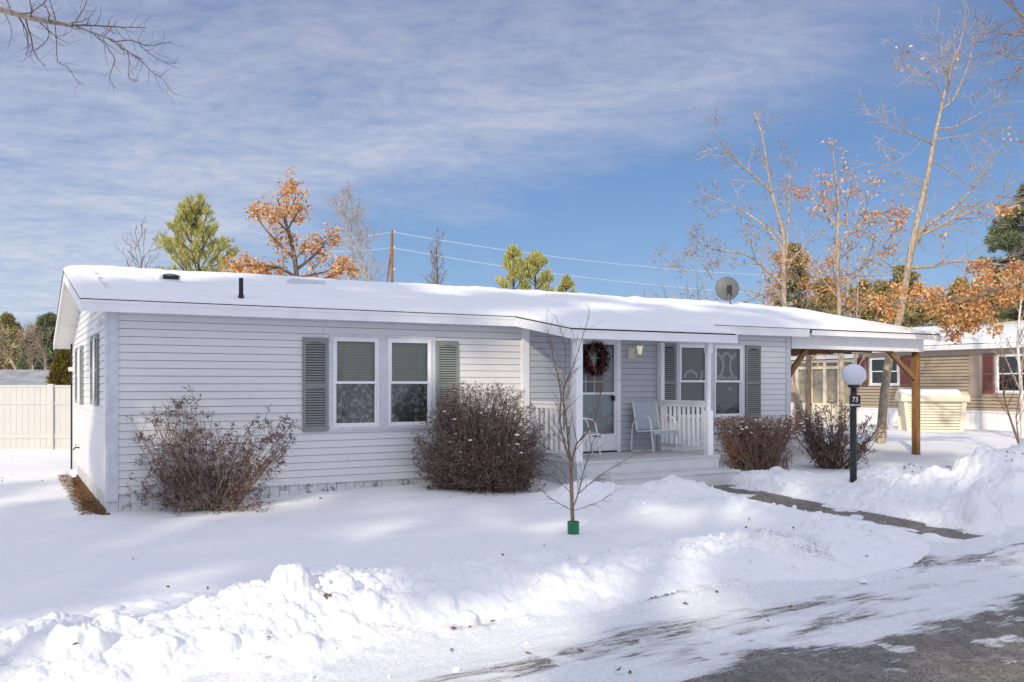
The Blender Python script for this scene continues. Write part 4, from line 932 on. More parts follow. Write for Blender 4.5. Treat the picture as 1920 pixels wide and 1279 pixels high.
# ------------------------------------------------------------ porch chairs, wreath, dish
def chair(loc, rz, label):
    c = empty('patio_chair', loc, rz, label, 'chair', 'white tube patio chairs on the porch')
    w = .28; r = .0145
    for sx in (-1, 1):
        x = sx*w
        # back upright running down into the seat rail, then the arm and front leg, rear bow
        MB().tube([(x, .34, .98), (x, .30, .80), (x, .24, .56), (x, .215, .44), (x, .20, .41), (x, .16, .39), (x, -.02, .41), (x, -.28, .43)], r, 8).build('back_frame', M['chair'], c, smooth=True)
        MB().tube([(x, .245, .62), (x, .20, .665), (x, .10, .69), (x, -.06, .70), (x, -.15, .68), (x, -.205, .62), (x, -.23, .50), (x, -.27, .22), (x, -.31, .0)], r, 8).build('leg', M['chair'], c, smooth=True)
        MB().tube([(x, .245, .62), (x, .31, .55), (x, .35, .42), (x, .375, .12), (x, .365, .03), (x*.93, .32, .015), (x*.5, .30, .015), (0, .30, .015)], r, 8).build('rear_leg', M['chair'], c, smooth=True)
    MB().tube([(-w, -.28, .43), (w, -.28, .43)], r, 8).build('seat_rail', M['chair'], c)
    mb = MB(); prof = [(.335, .95), (.30, .80), (.24, .56), (.20, .435)]
    for (y0, z0), (y1, z1) in zip(prof[:-1], prof[1:]): mb.face([(-w+.01, y0, z0), (w-.01, y0, z0), (w-.01, y1, z1), (-w+.01, y1, z1)])
    mb.build('backrest', M['sling'], c)
    mb = MB(); mb.box(-w+.01, w-.01, -.28, .19, .405, .42); mb.box(-w-.005, w+.005, -.31, -.28, .36, .43); mb.build('seat', M['sling'], c)
    return c
chair(HW(9.50, -.50, DK), HANG, 'white tubular patio chair with a blue grey sling between the door and the railing')
chair(HW(7.55, -.85, DK), HANG+math.pi/2-.35, 'white tubular patio chair half hidden behind the left porch column')
rng = np.random.default_rng(5)
def leaves(C, D, Ln, Wd, name, mat, parent=None, rng=rng, loc=None, fold=.0, kind=None):
    """rhombic leaves: centres C, directions D, lengths, widths"""
    C = np.asarray(C, float); D = np.asarray(D, float); n = len(C)
    D = D/(np.linalg.norm(D, axis=1, keepdims=True)+1e-9)
    R = rng.normal(size=(n, 3)); T = np.cross(D, R); T /= (np.linalg.norm(T, axis=1, keepdims=True)+1e-9)
    Ln = np.broadcast_to(Ln, (n,))[:, None]; Wd = np.broadcast_to(Wd, (n,))[:, None]
    N = np.cross(D, T)
    a = C; b = C+D*Ln*.5+T*Wd*.5+N*Wd*fold; c = C+D*Ln; d = C+D*Ln*.5-T*Wd*.5+N*Wd*fold
    V = np.stack([a, b, c, d], 1).reshape(-1, 3); Q = np.arange(4*n).reshape(-1, 4)
    return mesh_np(name, V, Q, mat, parent, loc=loc)
def wreath():
    x, z = 8.42, 2.32; c = HW(x, -.10, z)
    w = empty('wreath', c, HANG, 'dark burgundy Christmas wreath hanging on the glazed front door', 'wreath')
    n = 2600; t = rng.uniform(0, 2*np.pi, n); rr = .205+rng.normal(0, .042, n); C = np.stack([rr*np.cos(t), rng.normal(0, .028, n), rr*np.sin(t)*1.08], 1)
    D = C*[1, .5, 1]*1.5+rng.normal(0, .16, (n, 3)); leaves(C, D, rng.uniform(.03, .07, n), .014, 'foliage', M['wreath'], w)
    MB().tube([(.185*math.cos(a), .02, .2*math.sin(a)) for a in np.linspace(0, 2*math.pi, 25)], .03, 6).build('ring', M['wooddk'], w)
    n = 90; t = rng.uniform(0, 2*np.pi, n); rr = .205+rng.normal(0, .045, n); C = np.stack([rr*np.cos(t), -.06+rng.normal(0, .012, n), rr*np.sin(t)], 1); leaves(C, rng.normal(size=(n, 3)), .016, .014, 'berries', M['gold'], w)
wreath()
def dish():
    a, b = 14.5, 2.9; z = float(roofz(np.array(b)))
    d = empty('satellite_dish', HW(a, b, z), HANG, 'round grey satellite dish on a bent arm on the snowy roof', 'satellite dish')
    mb = MB(); mb.tube([(-.08, -.22, .02), (.0, -.02, .32), (0.02, 0, .5)], .022, 8); mb.build('mast', M['steel'], d)
    yaw = math.radians(-30)
    mb = MB(); n = 28; rings = [(0, .0), (.10, .006), (.19, .022), (.27, .045), (.30, .056)]; base = []
    c = np.array([0.02, .04, .55])
    for s_ in (0, .012):
        for r, h in rings:
            for j in range(n):
                t = 2*math.pi*j/n; p = np.array([r*math.cos(t), h*1.0+s_, r*math.sin(t)]); q = np.array([p[0]*math.cos(yaw)-p[1]*math.sin(yaw), p[0]*math.sin(yaw)+p[1]*math.cos(yaw), p[2]]); mb.v.append(tuple(c+q))
    k = len(rings)
    for s_ in (0, 1):
        for i in range(k-1):
            for j in range(n):
                o = s_*k*n; f = (o+i*n+j, o+i*n+(j+1) % n, o+(i+1)*n+(j+1) % n, o+(i+1)*n+j); mb.f.append(f); mb.mi.append(0)
    for j in range(n): mb.f.append(((k-1)*n+j, (k-1)*n+(j+1) % n, (2*k-1)*n+(j+1) % n, (2*k-1)*n+j)); mb.mi.append(0)
    mb.build('reflector', M['steel'], d, smooth=True)
    mb = MB(); mb.box(-.02, .06, -.07, .03, .40, .62); mb.build('bracket', M['postgrey'], d, bevel=.01)
dish()
# ------------------------------------------------------------ utility pole and wires
def pole():
    p0 = P(735, 700, 60.); top = P(736, 432, 60.)
    o = empty('utility_pole', (p0[0], p0[1], .3), 0, 'brown wooden utility pole with a leaning brace rising behind the roof', 'utility pole')
    h = top[2]-.3
    MB().tube([(0, 0, -.5), (0, 0, h)], [.12, .09], 10).build('pole', M['wood'], o)
    MB().tube([(-.32, 0, h-3.4), (-.05, 0, h-1.2), (0.0, 0, h-.7)], [.06, .06, .05], 8).build('brace', M['wood'], o)
    for dz in (.1, 1.15, 2.6, 4.1): MB().lathe((.17, 0, h-dz), [(.03, -.08), (.06, -.04), (.06, .05), (.02, .09)], 8).build('insulator', M['greytrim'], o)
    return o, np.array([p0[0], p0[1], .3+h])
po, pt = pole()
def wire(dz, pr, prY, pl, plY, label):
    pts = []
    A_ = P(*pl, plY); B_ = pt-[0, 0, dz]; C_ = P(*pr, prY)
    for (U_, V_, sg_) in ((A_, B_, .7), (B_, C_, .9)):
        for t in np.linspace(0, 1, 26):
            p = U_*(1-t)+V_*t; p = p-[0, 0, 4*sg_*t*(1-t)]; pts.append(p)
    del pts[26]
    c = pts[26]; o = MB(); o.tube([p-c for p in pts], .012, 5); ob = o.build('overhead_wire', M['wire'], loc=c)
    tag(ob, label, 'wire', 'overhead wires on the utility pole')
wire(.1, (1700, 520), 70, (470, 432), 85, 'topmost of the thin pale wires strung from the utility pole')
wire(1.15, (1700, 556), 70, (470, 445), 85, 'second thin pale wire down from the top of the utility pole')
wire(4.1, (1500, 560), 75, (560, 492), 80, 'third thin pale wire down on the utility pole')
wire(5.0, (1450, 575), 75, (560, 512), 80, 'lowest thin pale wire on the utility pole just above the roof')
# ------------------------------------------------------------ vegetation
def nrm(v): return v/(np.linalg.norm(v)+1e-9)
def frusta(segs, name, mat, parent=None, ks=(7, 5, 3), th=(.05, .015), loc=None, smooth=True):
    """segs: (p0, p1, r0, r1) -> one mesh of tapered tubes"""
    if not segs: return None
    P0 = np.array([s[0] for s in segs]); P1 = np.array([s[1] for s in segs]); R0 = np.array([s[2] for s in segs]); R1 = np.array([s[3] for s in segs])
    D = P1-P0; D /= np.linalg.norm(D, axis=1, keepdims=True)+1e-9
    ref = np.where(np.abs(D[:, 2:3]) > .9, np.array([[1., 0, 0]]), np.array([[0, 0, 1.]]))
    U = np.cross(D, ref); U /= np.linalg.norm(U, axis=1, keepdims=True); W_ = np.cross(D, U)
    kk = np.where(R0 > th[0], ks[0], np.where(R0 > th[1], ks[1], ks[2])); Vs = []; Qs = []; o = 0
    for k in set(kk.tolist()):
        m = kk == k; n = m.sum(); a = np.arange(k)*2*np.pi/k
        ring = U[m][:, None]*np.cos(a)[None, :, None]+W_[m][:, None]*np.sin(a)[None, :, None]
        A = P0[m][:, None]+ring*R0[m][:, None, None]; B = P1[m][:, None]+D[m][:, None]*R1[m][:, None, None]*.3+ring*R1[m][:, None, None]
        V = np.concatenate([A, B], 1).reshape(-1, 3); j = np.arange(k); jn = (j+1) % k
        Q = np.stack([j, jn, jn+k, j+k], 1)[None]+(np.arange(n)*2*k)[:, None, None]
        Vs.append(V); Qs.append(Q.reshape(-1, 4)+o); o += len(V)
    return mesh_np(name, np.concatenate(Vs), np.concatenate(Qs), mat, parent, smooth=smooth, loc=loc)
class Tree:
    def __init__(s, seed, nch=(7, 6, 4), ratio=(.5, .5, .45), ang=(50, 45, 45), wig=(.08, .14, .2), up=(.04, .06, .05), seg=(.5, .3, .15), lvl=3, rmin=.006, tmin=.2, rr=.55):
        s.r = np.random.default_rng(seed); s.S = [[], []]; s.tips = []; s.c = dict(nch=nch, ratio=ratio, ang=ang, wig=wig, up=up, seg=seg); s.lvl = lvl; s.rmin = rmin; s.tmin = tmin; s.rr = rr
    def limb(s, pts, r0, r1, lv=0, thick=True):
        pts = [np.array(p, float) for p in pts]
        if len(pts) > 2:      # smooth
            q = []
            for i in range(len(pts)-1):
                a, b = pts[i], pts[i+1]; t0 = (pts[i+1]-pts[max(i-1, 0)])/2; t1 = (pts[min(i+2, len(pts)-1)]-pts[i])/2; n = max(2, int(np.linalg.norm(b-a)/.45))
                for j in range(n):
                    t = j/n; q.append((2*t**3-3*t*t+1)*a+(t**3-2*t*t+t)*t0+(-2*t**3+3*t*t)*b+(t**3-t*t)*t1)
            q.append(pts[-1]); pts = q
        n = len(pts)-1
        for i in range(n):
            a = r0+(r1-r0)*i/n; b = r0+(r1-r0)*(i+1)/n; s.S[0 if thick else 1].append((pts[i], pts[i+1], a, b))
        return pts
    def spawn(s, pts, r0, r1, lv, n, Ln, ang=None, tmin=None, up=0.0):
        """children along a polyline"""
        tmin = s.tmin if tmin is None else tmin; N = len(pts)-1; ang = ang or s.c['ang'][min(lv, 2)]
        for k in range(n):
            t = tmin+(1-tmin)*(k+s.r.uniform(0, 1))/n; f = t*N; i = min(int(f), N-1); p = pts[i]+(pts[i+1]-pts[i])*(f-i); d = nrm(pts[i+1]-pts[i])
            a = math.radians(ang*s.r.uniform(.65, 1.3)); q = nrm(np.cross(d, s.r.normal(size=3))); cd = nrm(d*math.cos(a)+q*math.sin(a)+np.array([0, 0, up]))
            rr = (r0+(r1-r0)*t)*s.rr*s.r.uniform(.7, 1.1); s.grow(p, cd, Ln*s.r.uniform(.6, 1.2)*(1.15-.55*t), max(rr, s.rmin), lv)
    def grow(s, p, d, Ln, r, lv):
        c = s.c; j = min(lv-1, 2); n = max(3, int(Ln/c['seg'][j])); st = Ln/n; pts = [p]; r1 = max(r*.3, s.rmin*.6)
        for i in range(n):
            d = nrm(d+s.r.normal(size=3)*c['wig'][j]+np.array([0, 0, c['up'][j]])); p = p+d*st; pts.append(p)
        for i in range(n):
            s.S[1].append((pts[i], pts[i+1], r+(r1-r)*i/n, r+(r1-r)*(i+1)/n))
        if lv < s.lvl: s.spawn(pts, r, r1, lv+1, c['nch'][min(lv-1, 2)], Ln*c['ratio'][min(lv-1, 2)])
        else: s.tips.append((pts[-1], d, pts[len(pts)//2]))
    def make(s, name, base, label, cat, bark, twig, group=None, trunkname='trunk'):
        base = np.array(base, float); o = empty(name, base, 0, label, cat, group)
        for S_ in s.S:
            for i, q in enumerate(S_): S_[i] = (q[0]-base, q[1]-base, q[2], q[3])
        frusta(s.S[0], trunkname, M[bark], o); frusta(s.S[1], 'crown', M[twig], o); s.o = o; s.base = base; return o
    def foliage(s, per, size, mat, spread=.12, sel=None, name='foliage', droop=-.2, wid=.55, minz=None, keep=1.0):
        T = [t for t in s.tips if (sel is None or sel(t[0])) and s.r.uniform() < keep]
        if not T: return
        A = np.array([t[0] for t in T]); B = np.array([t[2] for t in T]); n = len(T)*per; i = np.repeat(np.arange(len(T)), per); f = s.r.uniform(0, 1.1, n)[:, None]
        C = A[i]*f+B[i]*(1-f)+s.r.normal(0, spread, (n, 3))-s.base; D = s.r.normal(size=(n, 3))+[0, 0, droop]
        leaves(C, D, s.r.uniform(.6, 1.2, n)*size, size*wid, name, M[mat], s.o, s.r, fold=.15)
def PX(Y, *uv, dy=()):
    out = []
    for i, (u, v) in enumerate(uv): out.append(P(u, v, Y+(dy[i] if i < len(dy) else 0)))
    return out
# --- big maple right of the carport (traced limbs)
Y0 = 25.
t = Tree(11, nch=(6, 7, 5), ratio=(.5, .5, .5), lvl=3, rmin=.0065, ang=(48, 45, 45), up=(.05, .05, .03))
tr = t.limb(PX(Y0, (1650, 845), (1656, 760), (1668, 665), (1688, 590), (1703, 500), (1716, 430), (1737, 340), (1752, 262), (1762, 215), (1772, 170)), .135, .035)
L_ = [  # traced limbs: pixels, depth drift, r0, r1, children
 ([(1706, 480), (1722, 440), (1742, 420), (1795, 385), (1830, 345), (1870, 300)], 1.5, .075, .015, 9),
 ([(1722, 445), (1760, 425), (1800, 405), (1850, 390), (1915, 385)], -1.5, .045, .012, 8),
 ([(1795, 385), (1850, 386), (1900, 380), (1950, 372)], -1, .03, .01, 5),
 ([(1708, 502), (1750, 500), (1790, 490), (1840, 493), (1900, 497), (1960, 490)], -2.5, .045, .012, 9),
 ([(1740, 418), (1738, 385), (1738, 345)], .5, .03, .012, 4),
 ([(1750, 272), (1725, 258), (1690, 245), (1655, 238), (1632, 215)], -1.5, .035, .010, 7),
 ([(1737, 340), (1700, 330), (1670, 320), (1640, 325)], 1.5, .022, .008, 5),
 ([(1756, 240), (1785, 240), (1825, 220), (1860, 202), (1900, 190)], 1.2, .032, .010, 7),
 ([(1754, 262), (1800, 255), (1850, 248), (1900, 240)], -1.4, .025, .009, 6),
 ([(1765, 205), (1785, 190), (1800, 160), (1818, 115), (1826, 60)], .8, .045, .012, 8),
 ([(1772, 172), (1780, 150), (1770, 130), (1762, 100), (1752, 60)], -.8, .045, .010, 8),
 ([(1778, 160), (1785, 120), (1800, 85), (1808, 45)], .5, .04, .010, 8),
 ([(1768, 190), (1755, 160), (1735, 140), (1700, 130), (1685, 100)], -1.5, .03, .009, 7),
 ([(1745, 300), (1790, 325), (1820, 350), (1845, 310), (1880, 275)], 1.8, .028, .009, 7),
 ([(1700, 520), (1670, 500), (1640, 470), (1625, 440)], -1, .028, .01, 6)]
for uv, drift, r0, r1, n in L_:
    r0 *= (1.1 if r0 > .04 and drift < 1.6 and uv[0][1] > 400 else .8); r1 *= .7; n += 2
    pts = t.limb([P(u, v, Y0+drift*i/(len(uv)-1)) for i, (u, v) in enumerate(uv)], r0, r1); t.spawn(pts, r0, r1, 2, n, 1.25, tmin=.15)
b_ = P(1652, 845, Y0)
t.make('maple_tree', (b_[0], b_[1], gz(b_[0], b_[1])-.1), 'tallest bare tree with pale trunk rising right of the carport', 'tree', 'bark', 'twigpale')
t.foliage(5, .13, 'oakleaf', .10, name='dry_leaf', keep=.025)
# --- low russet oak boughs in front of the neighbour's roof
t = Tree(12, nch=(6, 5, 4), ratio=(.55, .55, .5), lvl=3, rmin=.007, ang=(45, 45, 50), up=(-.02, -.02, -.03))
Y0 = 21.
tr = t.limb([P(2035, 1000, Y0), P(2030, 800, Y0), P(2020, 600, Y0), P(2010, 430, Y0), P(2000, 250, Y0), P(1990, 60, Y0)], .16, .07)
bb = P(2035, 1000, Y0)
for uv, drift, r0, r1, n, ln in [
 ([(2018, 560), (1950, 520), (1900, 535), (1850, 548), (1800, 565), (1760, 570)], -1.2, .05, .012, 13, .85),
 ([(2015, 500), (1930, 500), (1880, 540), (1860, 580), (1850, 610)], -.4, .03, .010, 7, .6),
 ([(1850, 548), (1822, 575), (1800, 600), (1795, 625)], .2, .018, .008, 5, .45),
 ([(1822, 560), (1760, 555), (1705, 560), (1655, 575)], .8, .02, .008, 6, .55),
 ([(2015, 470), (1960, 400), (1915, 375), (1890, 370)], -.3, .03, .01, 5, .5),
 ([(2010, 430), (1950, 480), (1880, 505), (1830, 510)], .6, .03, .01, 6, .4)]:
    pts = t.limb([P(u, v, Y0+drift*i/(len(uv)-1)) for i, (u, v) in enumerate(uv)], r0, r1, thick=False); t.spawn(pts, r0, r1, 2, n, ln, tmin=.35)
for uv, r0, r1, n in [([(1990, 60), (1930, 40), (1885, 0)], .05, .02, 7), ([(2000, 150), (1950, 75), (1900, 65), (1860, 58)], .035, .01, 8), ([(2000, 180), (1960, 120), (1905, 110), (1860, 95)], .03, .01, 7), ([(2005, 250), (1950, 130), (1900, 145), (1850, 160)], .025, .01, 6)]:
    pts = t.limb([P(u, v, Y0-2+.3*i) for i, (u, v) in enumerate(uv)], r0, r1, thick=False); nt_ = len(t.tips); t.spawn(pts, r0, r1, 2, n, 1.0, tmin=.3)
t.spawn(tr, .16, .07, 1, 8, 1.5, tmin=.45); t.make('oak_tree', (bb[0], bb[1], gz(bb[0], bb[1])-.1), 'russet leaved oak reaching in from the right edge over the neighbour roof', 'tree', 'barkdk', 'twig')
t.foliage(20, .10, 'oakleaf', .075, sel=lambda p: p[2] < 5.9 and p[0] < 14.5)
# --- tall oak between
def oak(seed, uvt, Y, r0, r1, limbs, name, label, bark, twig, lf, size, per, keep, nch=(5, 5, 3), ln=1.2, cat='tree', minz=-99, lvl=3, sel=None, rmin=.009, spread=.12, own=8):
    t = Tree(seed, nch=nch, lvl=lvl, rmin=rmin, up=(.06, .05, .02)); pts = t.limb([P(u, v, Y) for u, v in uvt], r0, r1)
    t.spawn(pts, r0, r1, 2, own, ln, tmin=.35)
    for uv, drift, a, b, n in limbs:
        q = t.limb([P(u, v, Y+drift*i/(len(uv)-1)) for i, (u, v) in enumerate(uv)], a, b); t.spawn(q, a, b, 2, n, ln, tmin=.15)
    b0 = P(*uvt[0], Y); t.make(name, (b0[0], b0[1], gz(b0[0], b0[1])-.2), label, cat, bark, twig)
    if lf: t.foliage(per, size, lf, spread, keep=keep, sel=sel)
    return t
Y0 = 30.
oak(21, [(1488, 828), (1500, 770), (1482, 716), (1474, 640), (1470, 560), (1470, 480), (1467, 430), (1448, 365), (1438, 310), (1428, 250), (1412, 205)], Y0, .135, .02,
    [([(1470, 470), (1440, 430), (1400, 400), (1370, 385), (1335, 368), (1310, 362)], 2, .05, .012, 9), ([(1448, 362), (1420, 335), (1395, 315), (1370, 285), (1352, 270), (1335, 245)], -2, .045, .010, 9),
     ([(1472, 540), (1430, 500), (1395, 475), (1350, 470), (1310, 455), (1285, 420)], -1.5, .045, .012, 9), ([(1472, 560), (1440, 525), (1420, 470), (1385, 440)], 1, .03, .01, 6), ([(1474, 480), (1478, 420), (1480, 350), (1478, 290)], 1, .04, .01, 8),
     ([(1472, 510), (1500, 470), (1525, 440), (1545, 430)], 1.5, .03, .01, 6), ([(1474, 640), (1400, 600), (1330, 565), (1320, 540), (1300, 500), (1275, 480), (1262, 470)], 0, .02, .008, 7), ([(1474, 560), (1400, 545), (1340, 525), (1320, 500), (1290, 440)], -1, .03, .009, 8)],
    'ash_tree', 'bare spreading tree hung with dry seed keys behind the satellite dish', 'bark', 'twigpale', 'maplekey', .085, 7, .55, spread=.09, nch=(6, 6, 4), rmin=.0075)
oak(22, [(1580, 815), (1578, 700), (1574, 600), (1572, 520), (1570, 440), (1572, 380), (1565, 320), (1562, 285)], 31., .12, .02,
    [([(1572, 430), (1545, 395), (1518, 370), (1510, 350)], 1, .04, .01, 7), ([(1572, 460), (1600, 430), (1620, 410), (1660, 395), (1690, 405)], -1, .045, .010, 10), ([(1573, 540), (1610, 510), (1640, 480), (1670, 470)], 1, .04, .01, 8),
     ([(1588, 560), (1590, 480), (1588, 400), (1592, 360), (1628, 330)], 1.5, .05, .01, 9), ([(1573, 560), (1540, 520), (1530, 490)], 1, .03, .01, 6)],
    'oak_tree', 'slim double stemmed oak with russet leaves behind the middle of the carport', 'bark', 'twig', 'oakleaf', .115, 10, .78, ln=1.15, spread=.10)
oak(23, [(1515, 815), (1515, 640), (1505, 580), (1500, 540), (1510, 500)], 34., .13, .04,
    [([(1505, 560), (1470, 540), (1450, 545)], 0, .04, .012, 8), ([(1503, 540), (1540, 530), (1575, 540)], 0, .04, .012, 8), ([(1510, 580), (1560, 575), (1620, 578), (1660, 570)], 0, .05, .012, 12), ([(1500, 530), (1490, 500), (1480, 480)], 0, .04, .012, 8)],
    'oak_tree', 'low leafy russet oak just above the carport roof ridge', 'barkdk', 'twig', 'oakleaf', .12, 15, .7, ln=1.0, spread=.14)
# orange oak behind the roof, left
oak(24, [(560, 800), (558, 560), (552, 480), (540, 430), (528, 400), (520, 372)], 26., .14, .02,
    [([(556, 505), (588, 480), (604, 460), (612, 448)], 1, .05, .012, 9), ([(556, 520), (520, 500), (480, 500), (445, 495)], -1, .05, .012, 11), ([(540, 430), (556, 402), (566, 388)], 1, .03, .01, 6), ([(540, 435), (515, 410), (492, 402)], -1, .03, .01, 6), ([(556, 520), (610, 510), (650, 488)], 1, .04, .012, 8), ([(556, 490), (520, 455), (490, 420), (485, 400)], .5, .04, .012, 8), ([(540, 400), (555, 370), (545, 345)], .5, .02, .01, 5), ([(557, 545), (600, 525), (640, 512), (655, 505)], -.5, .04, .012, 10), ([(557, 545), (510, 522), (470, 515), (430, 510)], .5, .04, .012, 10)],
    'oak_tree', 'bright orange leaved oak rising over the left half of the snowy roof', 'barkdk', 'twig', 'oakleaf', .115, 13, .72, ln=.58, nch=(5, 5, 3), spread=.085, own=12)
# bare things behind the roof
def bare(seed, uvt, Y, r0, r1, label, bark, twig, n=10, ln=1.2, name='birch_tree', up=.12, group=None, lvl=3, rmin=.010, nch=(5, 4, 3), ang=(32, 34, 38), tmin=.35, cat='tree', limbs=()):
    t = Tree(seed, nch=nch, lvl=lvl, rmin=rmin, ang=ang, up=(up, up, up/2)); pts = t.limb([P(u, v, Y) for u, v in uvt], r0, r1); t.spawn(pts, r0, r1, 1, n, ln, tmin=tmin, up=.15)
    for uv in limbs:
        q = t.limb([P(u, v, Y+.5) for u, v in uv], r0*.6, r1); t.spawn(q, r0*.6, r1, 1, n//2, ln, tmin=.2, up=.15)
    b0 = P(*uvt[0], Y); t.make(name, (b0[0], b0[1], gz(b0[0], b0[1])-.2), label, cat, bark, twig, group)
bare(31, [(715, 700), (690, 530), (672, 480), (650, 430), (635, 385)], 38., .07, .02, 'leaning white birch left of the utility pole with fine bare twigs', 'bark', 'twigpale', 20, 1.9, limbs=[[(692, 545), (678, 490), (668, 430), (660, 395)]], rmin=.008, nch=(6, 6, 4))
bare(32, [(822, 700), (820, 540), (820, 500), (818, 462)], 48., .10, .02, 'small fine twigged bare tree right of the utility pole', 'barkdk', 'twig', 22, 1.5, name='bare_tree', tmin=.45, rmin=.009, nch=(6, 5, 3))
bare(33, [(255, 700), (262, 520), (270, 480)], 30., .06, .02, 'thin bare sapling behind the far left end of the roof', 'twig', 'twig', 9, 1.9, name='bare_tree', tmin=.5, rmin=.010, nch=(3, 3, 2))
bare(34, [(1920, 850), (1916, 760), (1913, 700), (1908, 640), (1915, 560)], 20., .055, .02, 'thin white birch at the right edge beside the maroon shutter', 'birch', 'twigpale', 9, 1.2, rmin=.006)
bare(35, [(1912, 835), (1896, 790), (1882, 740), (1880, 690)], 19., .03, .008, 'small bare sapling in the snow right of the storage locker', 'twigred', 'twigred', 9, .8, name='bare_sapling', rmin=.004, limbs=[[(1912, 835), (1905, 780), (1915, 730)]])
bare(36, [(1600, 800), (1604, 700), (1606, 600), (1610, 520)], 27., .045, .02, 'slender pole like trunk directly behind the lamp globe', 'bark', 'twigpale', 8, 1.0, name='young_tree', rmin=.007, tmin=.2)
# --- overhanging branch top left
t = Tree(41, nch=(4, 4, 3), lvl=3, rmin=.0014, ang=(50, 45, 45), wig=(.10, .20, .26), up=(-.01, .05, .06), seg=(.12, .08, .05), rr=.5)
YB_ = 7.2; bt = np.array([-7.6, 7.4, 0])
t.limb([bt-[0, 0, .3], bt+[.05, 0, 2.5], bt+[0, 0, 5.5], bt+[-.1, 0, 9]], .2, .1)
t.limb([bt+[0, 0, 4.2], P(-150, -10, 7.3), P(0, 18, 7.2)], .045, .026)
pts = t.limb(PX(YB_, (0, 18), (50, 32), (95, 42), (135, 48)), .026, .015); t.spawn(pts, .02, .012, 2, 9, .42, tmin=.05, up=.25)
for uv, a, b, n, dr, ln in [([(135, 47), (180, 48), (230, 51), (275, 52)], .012, .004, 9, -.4, .2), ([(140, 48), (170, 60), (192, 68), (218, 78), (240, 97), (262, 110), (285, 135), (305, 148), (325, 175)], .016, .003, 14, .3, .26),
    ([(218, 78), (245, 75), (268, 84), (290, 85), (320, 78)], .008, .003, 9, -.3, .24), ([(262, 84), (280, 100), (305, 115), (330, 120)], .006, .002, 7, .3, .2), ([(103, 47), (106, 80), (108, 115), (125, 125), (140, 145), (150, 158)], .006, .0025, 7, .2, .16), ([(86, 42), (92, 65), (80, 85), (60, 97), (55, 107)], .006, .0025, 7, -.2, .15),
    ([(10, 26), (18, 45), (22, 65), (16, 82)], .005, .002, 5, .1, .12), ([(193, 72), (205, 95), (215, 112), (210, 130), (205, 150), (218, 165)], .006, .0025, 8, .2, .15), ([(238, 96), (243, 115), (240, 135), (245, 152), (258, 152)], .005, .002, 6, -.2, .13), ([(105, 40), (100, 20), (90, -5)], .007, .003, 6, .2, .25), ([(143, 38), (158, 15), (165, -10)], .006, .003, 6, -.2, .25), ([(20, 22), (15, 5), (0, -15)], .006, .003, 6, -.2, .22)]:
    a *= .7; b *= .7; pts = t.limb([P(u, v, YB_+dr*i/(len(uv)-1)) for i, (u, v) in enumerate(uv)], a, b, thick=a > .009); t.spawn(pts, a, b, 3, int(n*1.6), ln, tmin=.12)
t.make('maple_tree', bt, 'lichen covered bare bough hanging in at the top left corner', 'tree', 'bark', 'twigred')
# --- young staked tree on the lawn
t = Tree(51, nch=(3, 3, 2), lvl=3, rmin=.0022, ang=(28, 34, 40), wig=(.05, .09, .12), up=(.06, .05, .02), seg=(.10, .08, .06), rr=.55)
Yt = 11.15
st = t.limb(PX(Yt, (1074, 985), (1072, 930), (1071, 890), (1071, 865)), .026, .022)
for uv, a, b, n, dr, ln in [([(1071, 870), (1058, 830), (1050, 790), (1052, 745), (1045, 700), (1032, 650), (1025, 610)], .015, .003, 13, -.2, .45),
    ([(1071, 868), (1066, 840), (1062, 790), (1056, 745), (1062, 715), (1075, 685), (1090, 640), (1105, 590)], .014, .003, 15, .2, .5),
    ([(1072, 872), (1080, 835), (1100, 812), (1118, 780), (1126, 740), (1134, 710)], .013, .004, 12, .3, .5), ([(1126, 740), (1118, 700), (1105, 660)], .006, .002, 5, 0, .3),
    ([(1073, 955), (1086, 920), (1092, 890), (1105, 850), (1118, 815), (1150, 790)], .010, .003, 12, -.3, .4), ([(1086, 925), (1120, 895), (1160, 870), (1195, 850)], .007, .002, 8, -.4, .3), ([(1072, 925), (1050, 905), (1030, 890), (1012, 885)], .006, .002, 6, .3, .25),
    ([(1074, 958), (1050, 945), (1025, 928), (1000, 905)], .006, .002, 7, -.3, .25), ([(1074, 958), (1100, 950), (1130, 938), (1160, 915)], .005, .002, 6, .2, .22), ([(1071, 905), (1050, 880), (1025, 865)], .005, .002, 5, .3, .25), ([(1056, 745), (1060, 690), (1058, 640), (1040, 590)], .006, .002, 7, .2, .3)]:
    pts = t.limb([P(u, v, Yt+dr*i/(len(uv)-1)) for i, (u, v) in enumerate(uv)], a, b, thick=a > .009); t.spawn(pts, a, b, 3, int(n*1.8), ln*.8, tmin=.12, up=.05); t.spawn(pts, a*.5, b, 2, max(2, n//4), ln*.75, tmin=.3, up=.15)
bz = P(1075, 1000, Yt); g_ = gz(bz[0], bz[1])
yt = t.make('young_tree', (bz[0], bz[1], g_), 'young bare ornamental tree with a green trunk guard on the snowy lawn', 'tree', 'barkred', 'twigred')
mb = MB(); mb.lathe((0, 0, -.12), [(.070, 0), (.072, .14), (.074, .27), (.066, .275), (.062, .2)], 16); mb.build('trunk_guard', M['green'], yt, smooth=False)
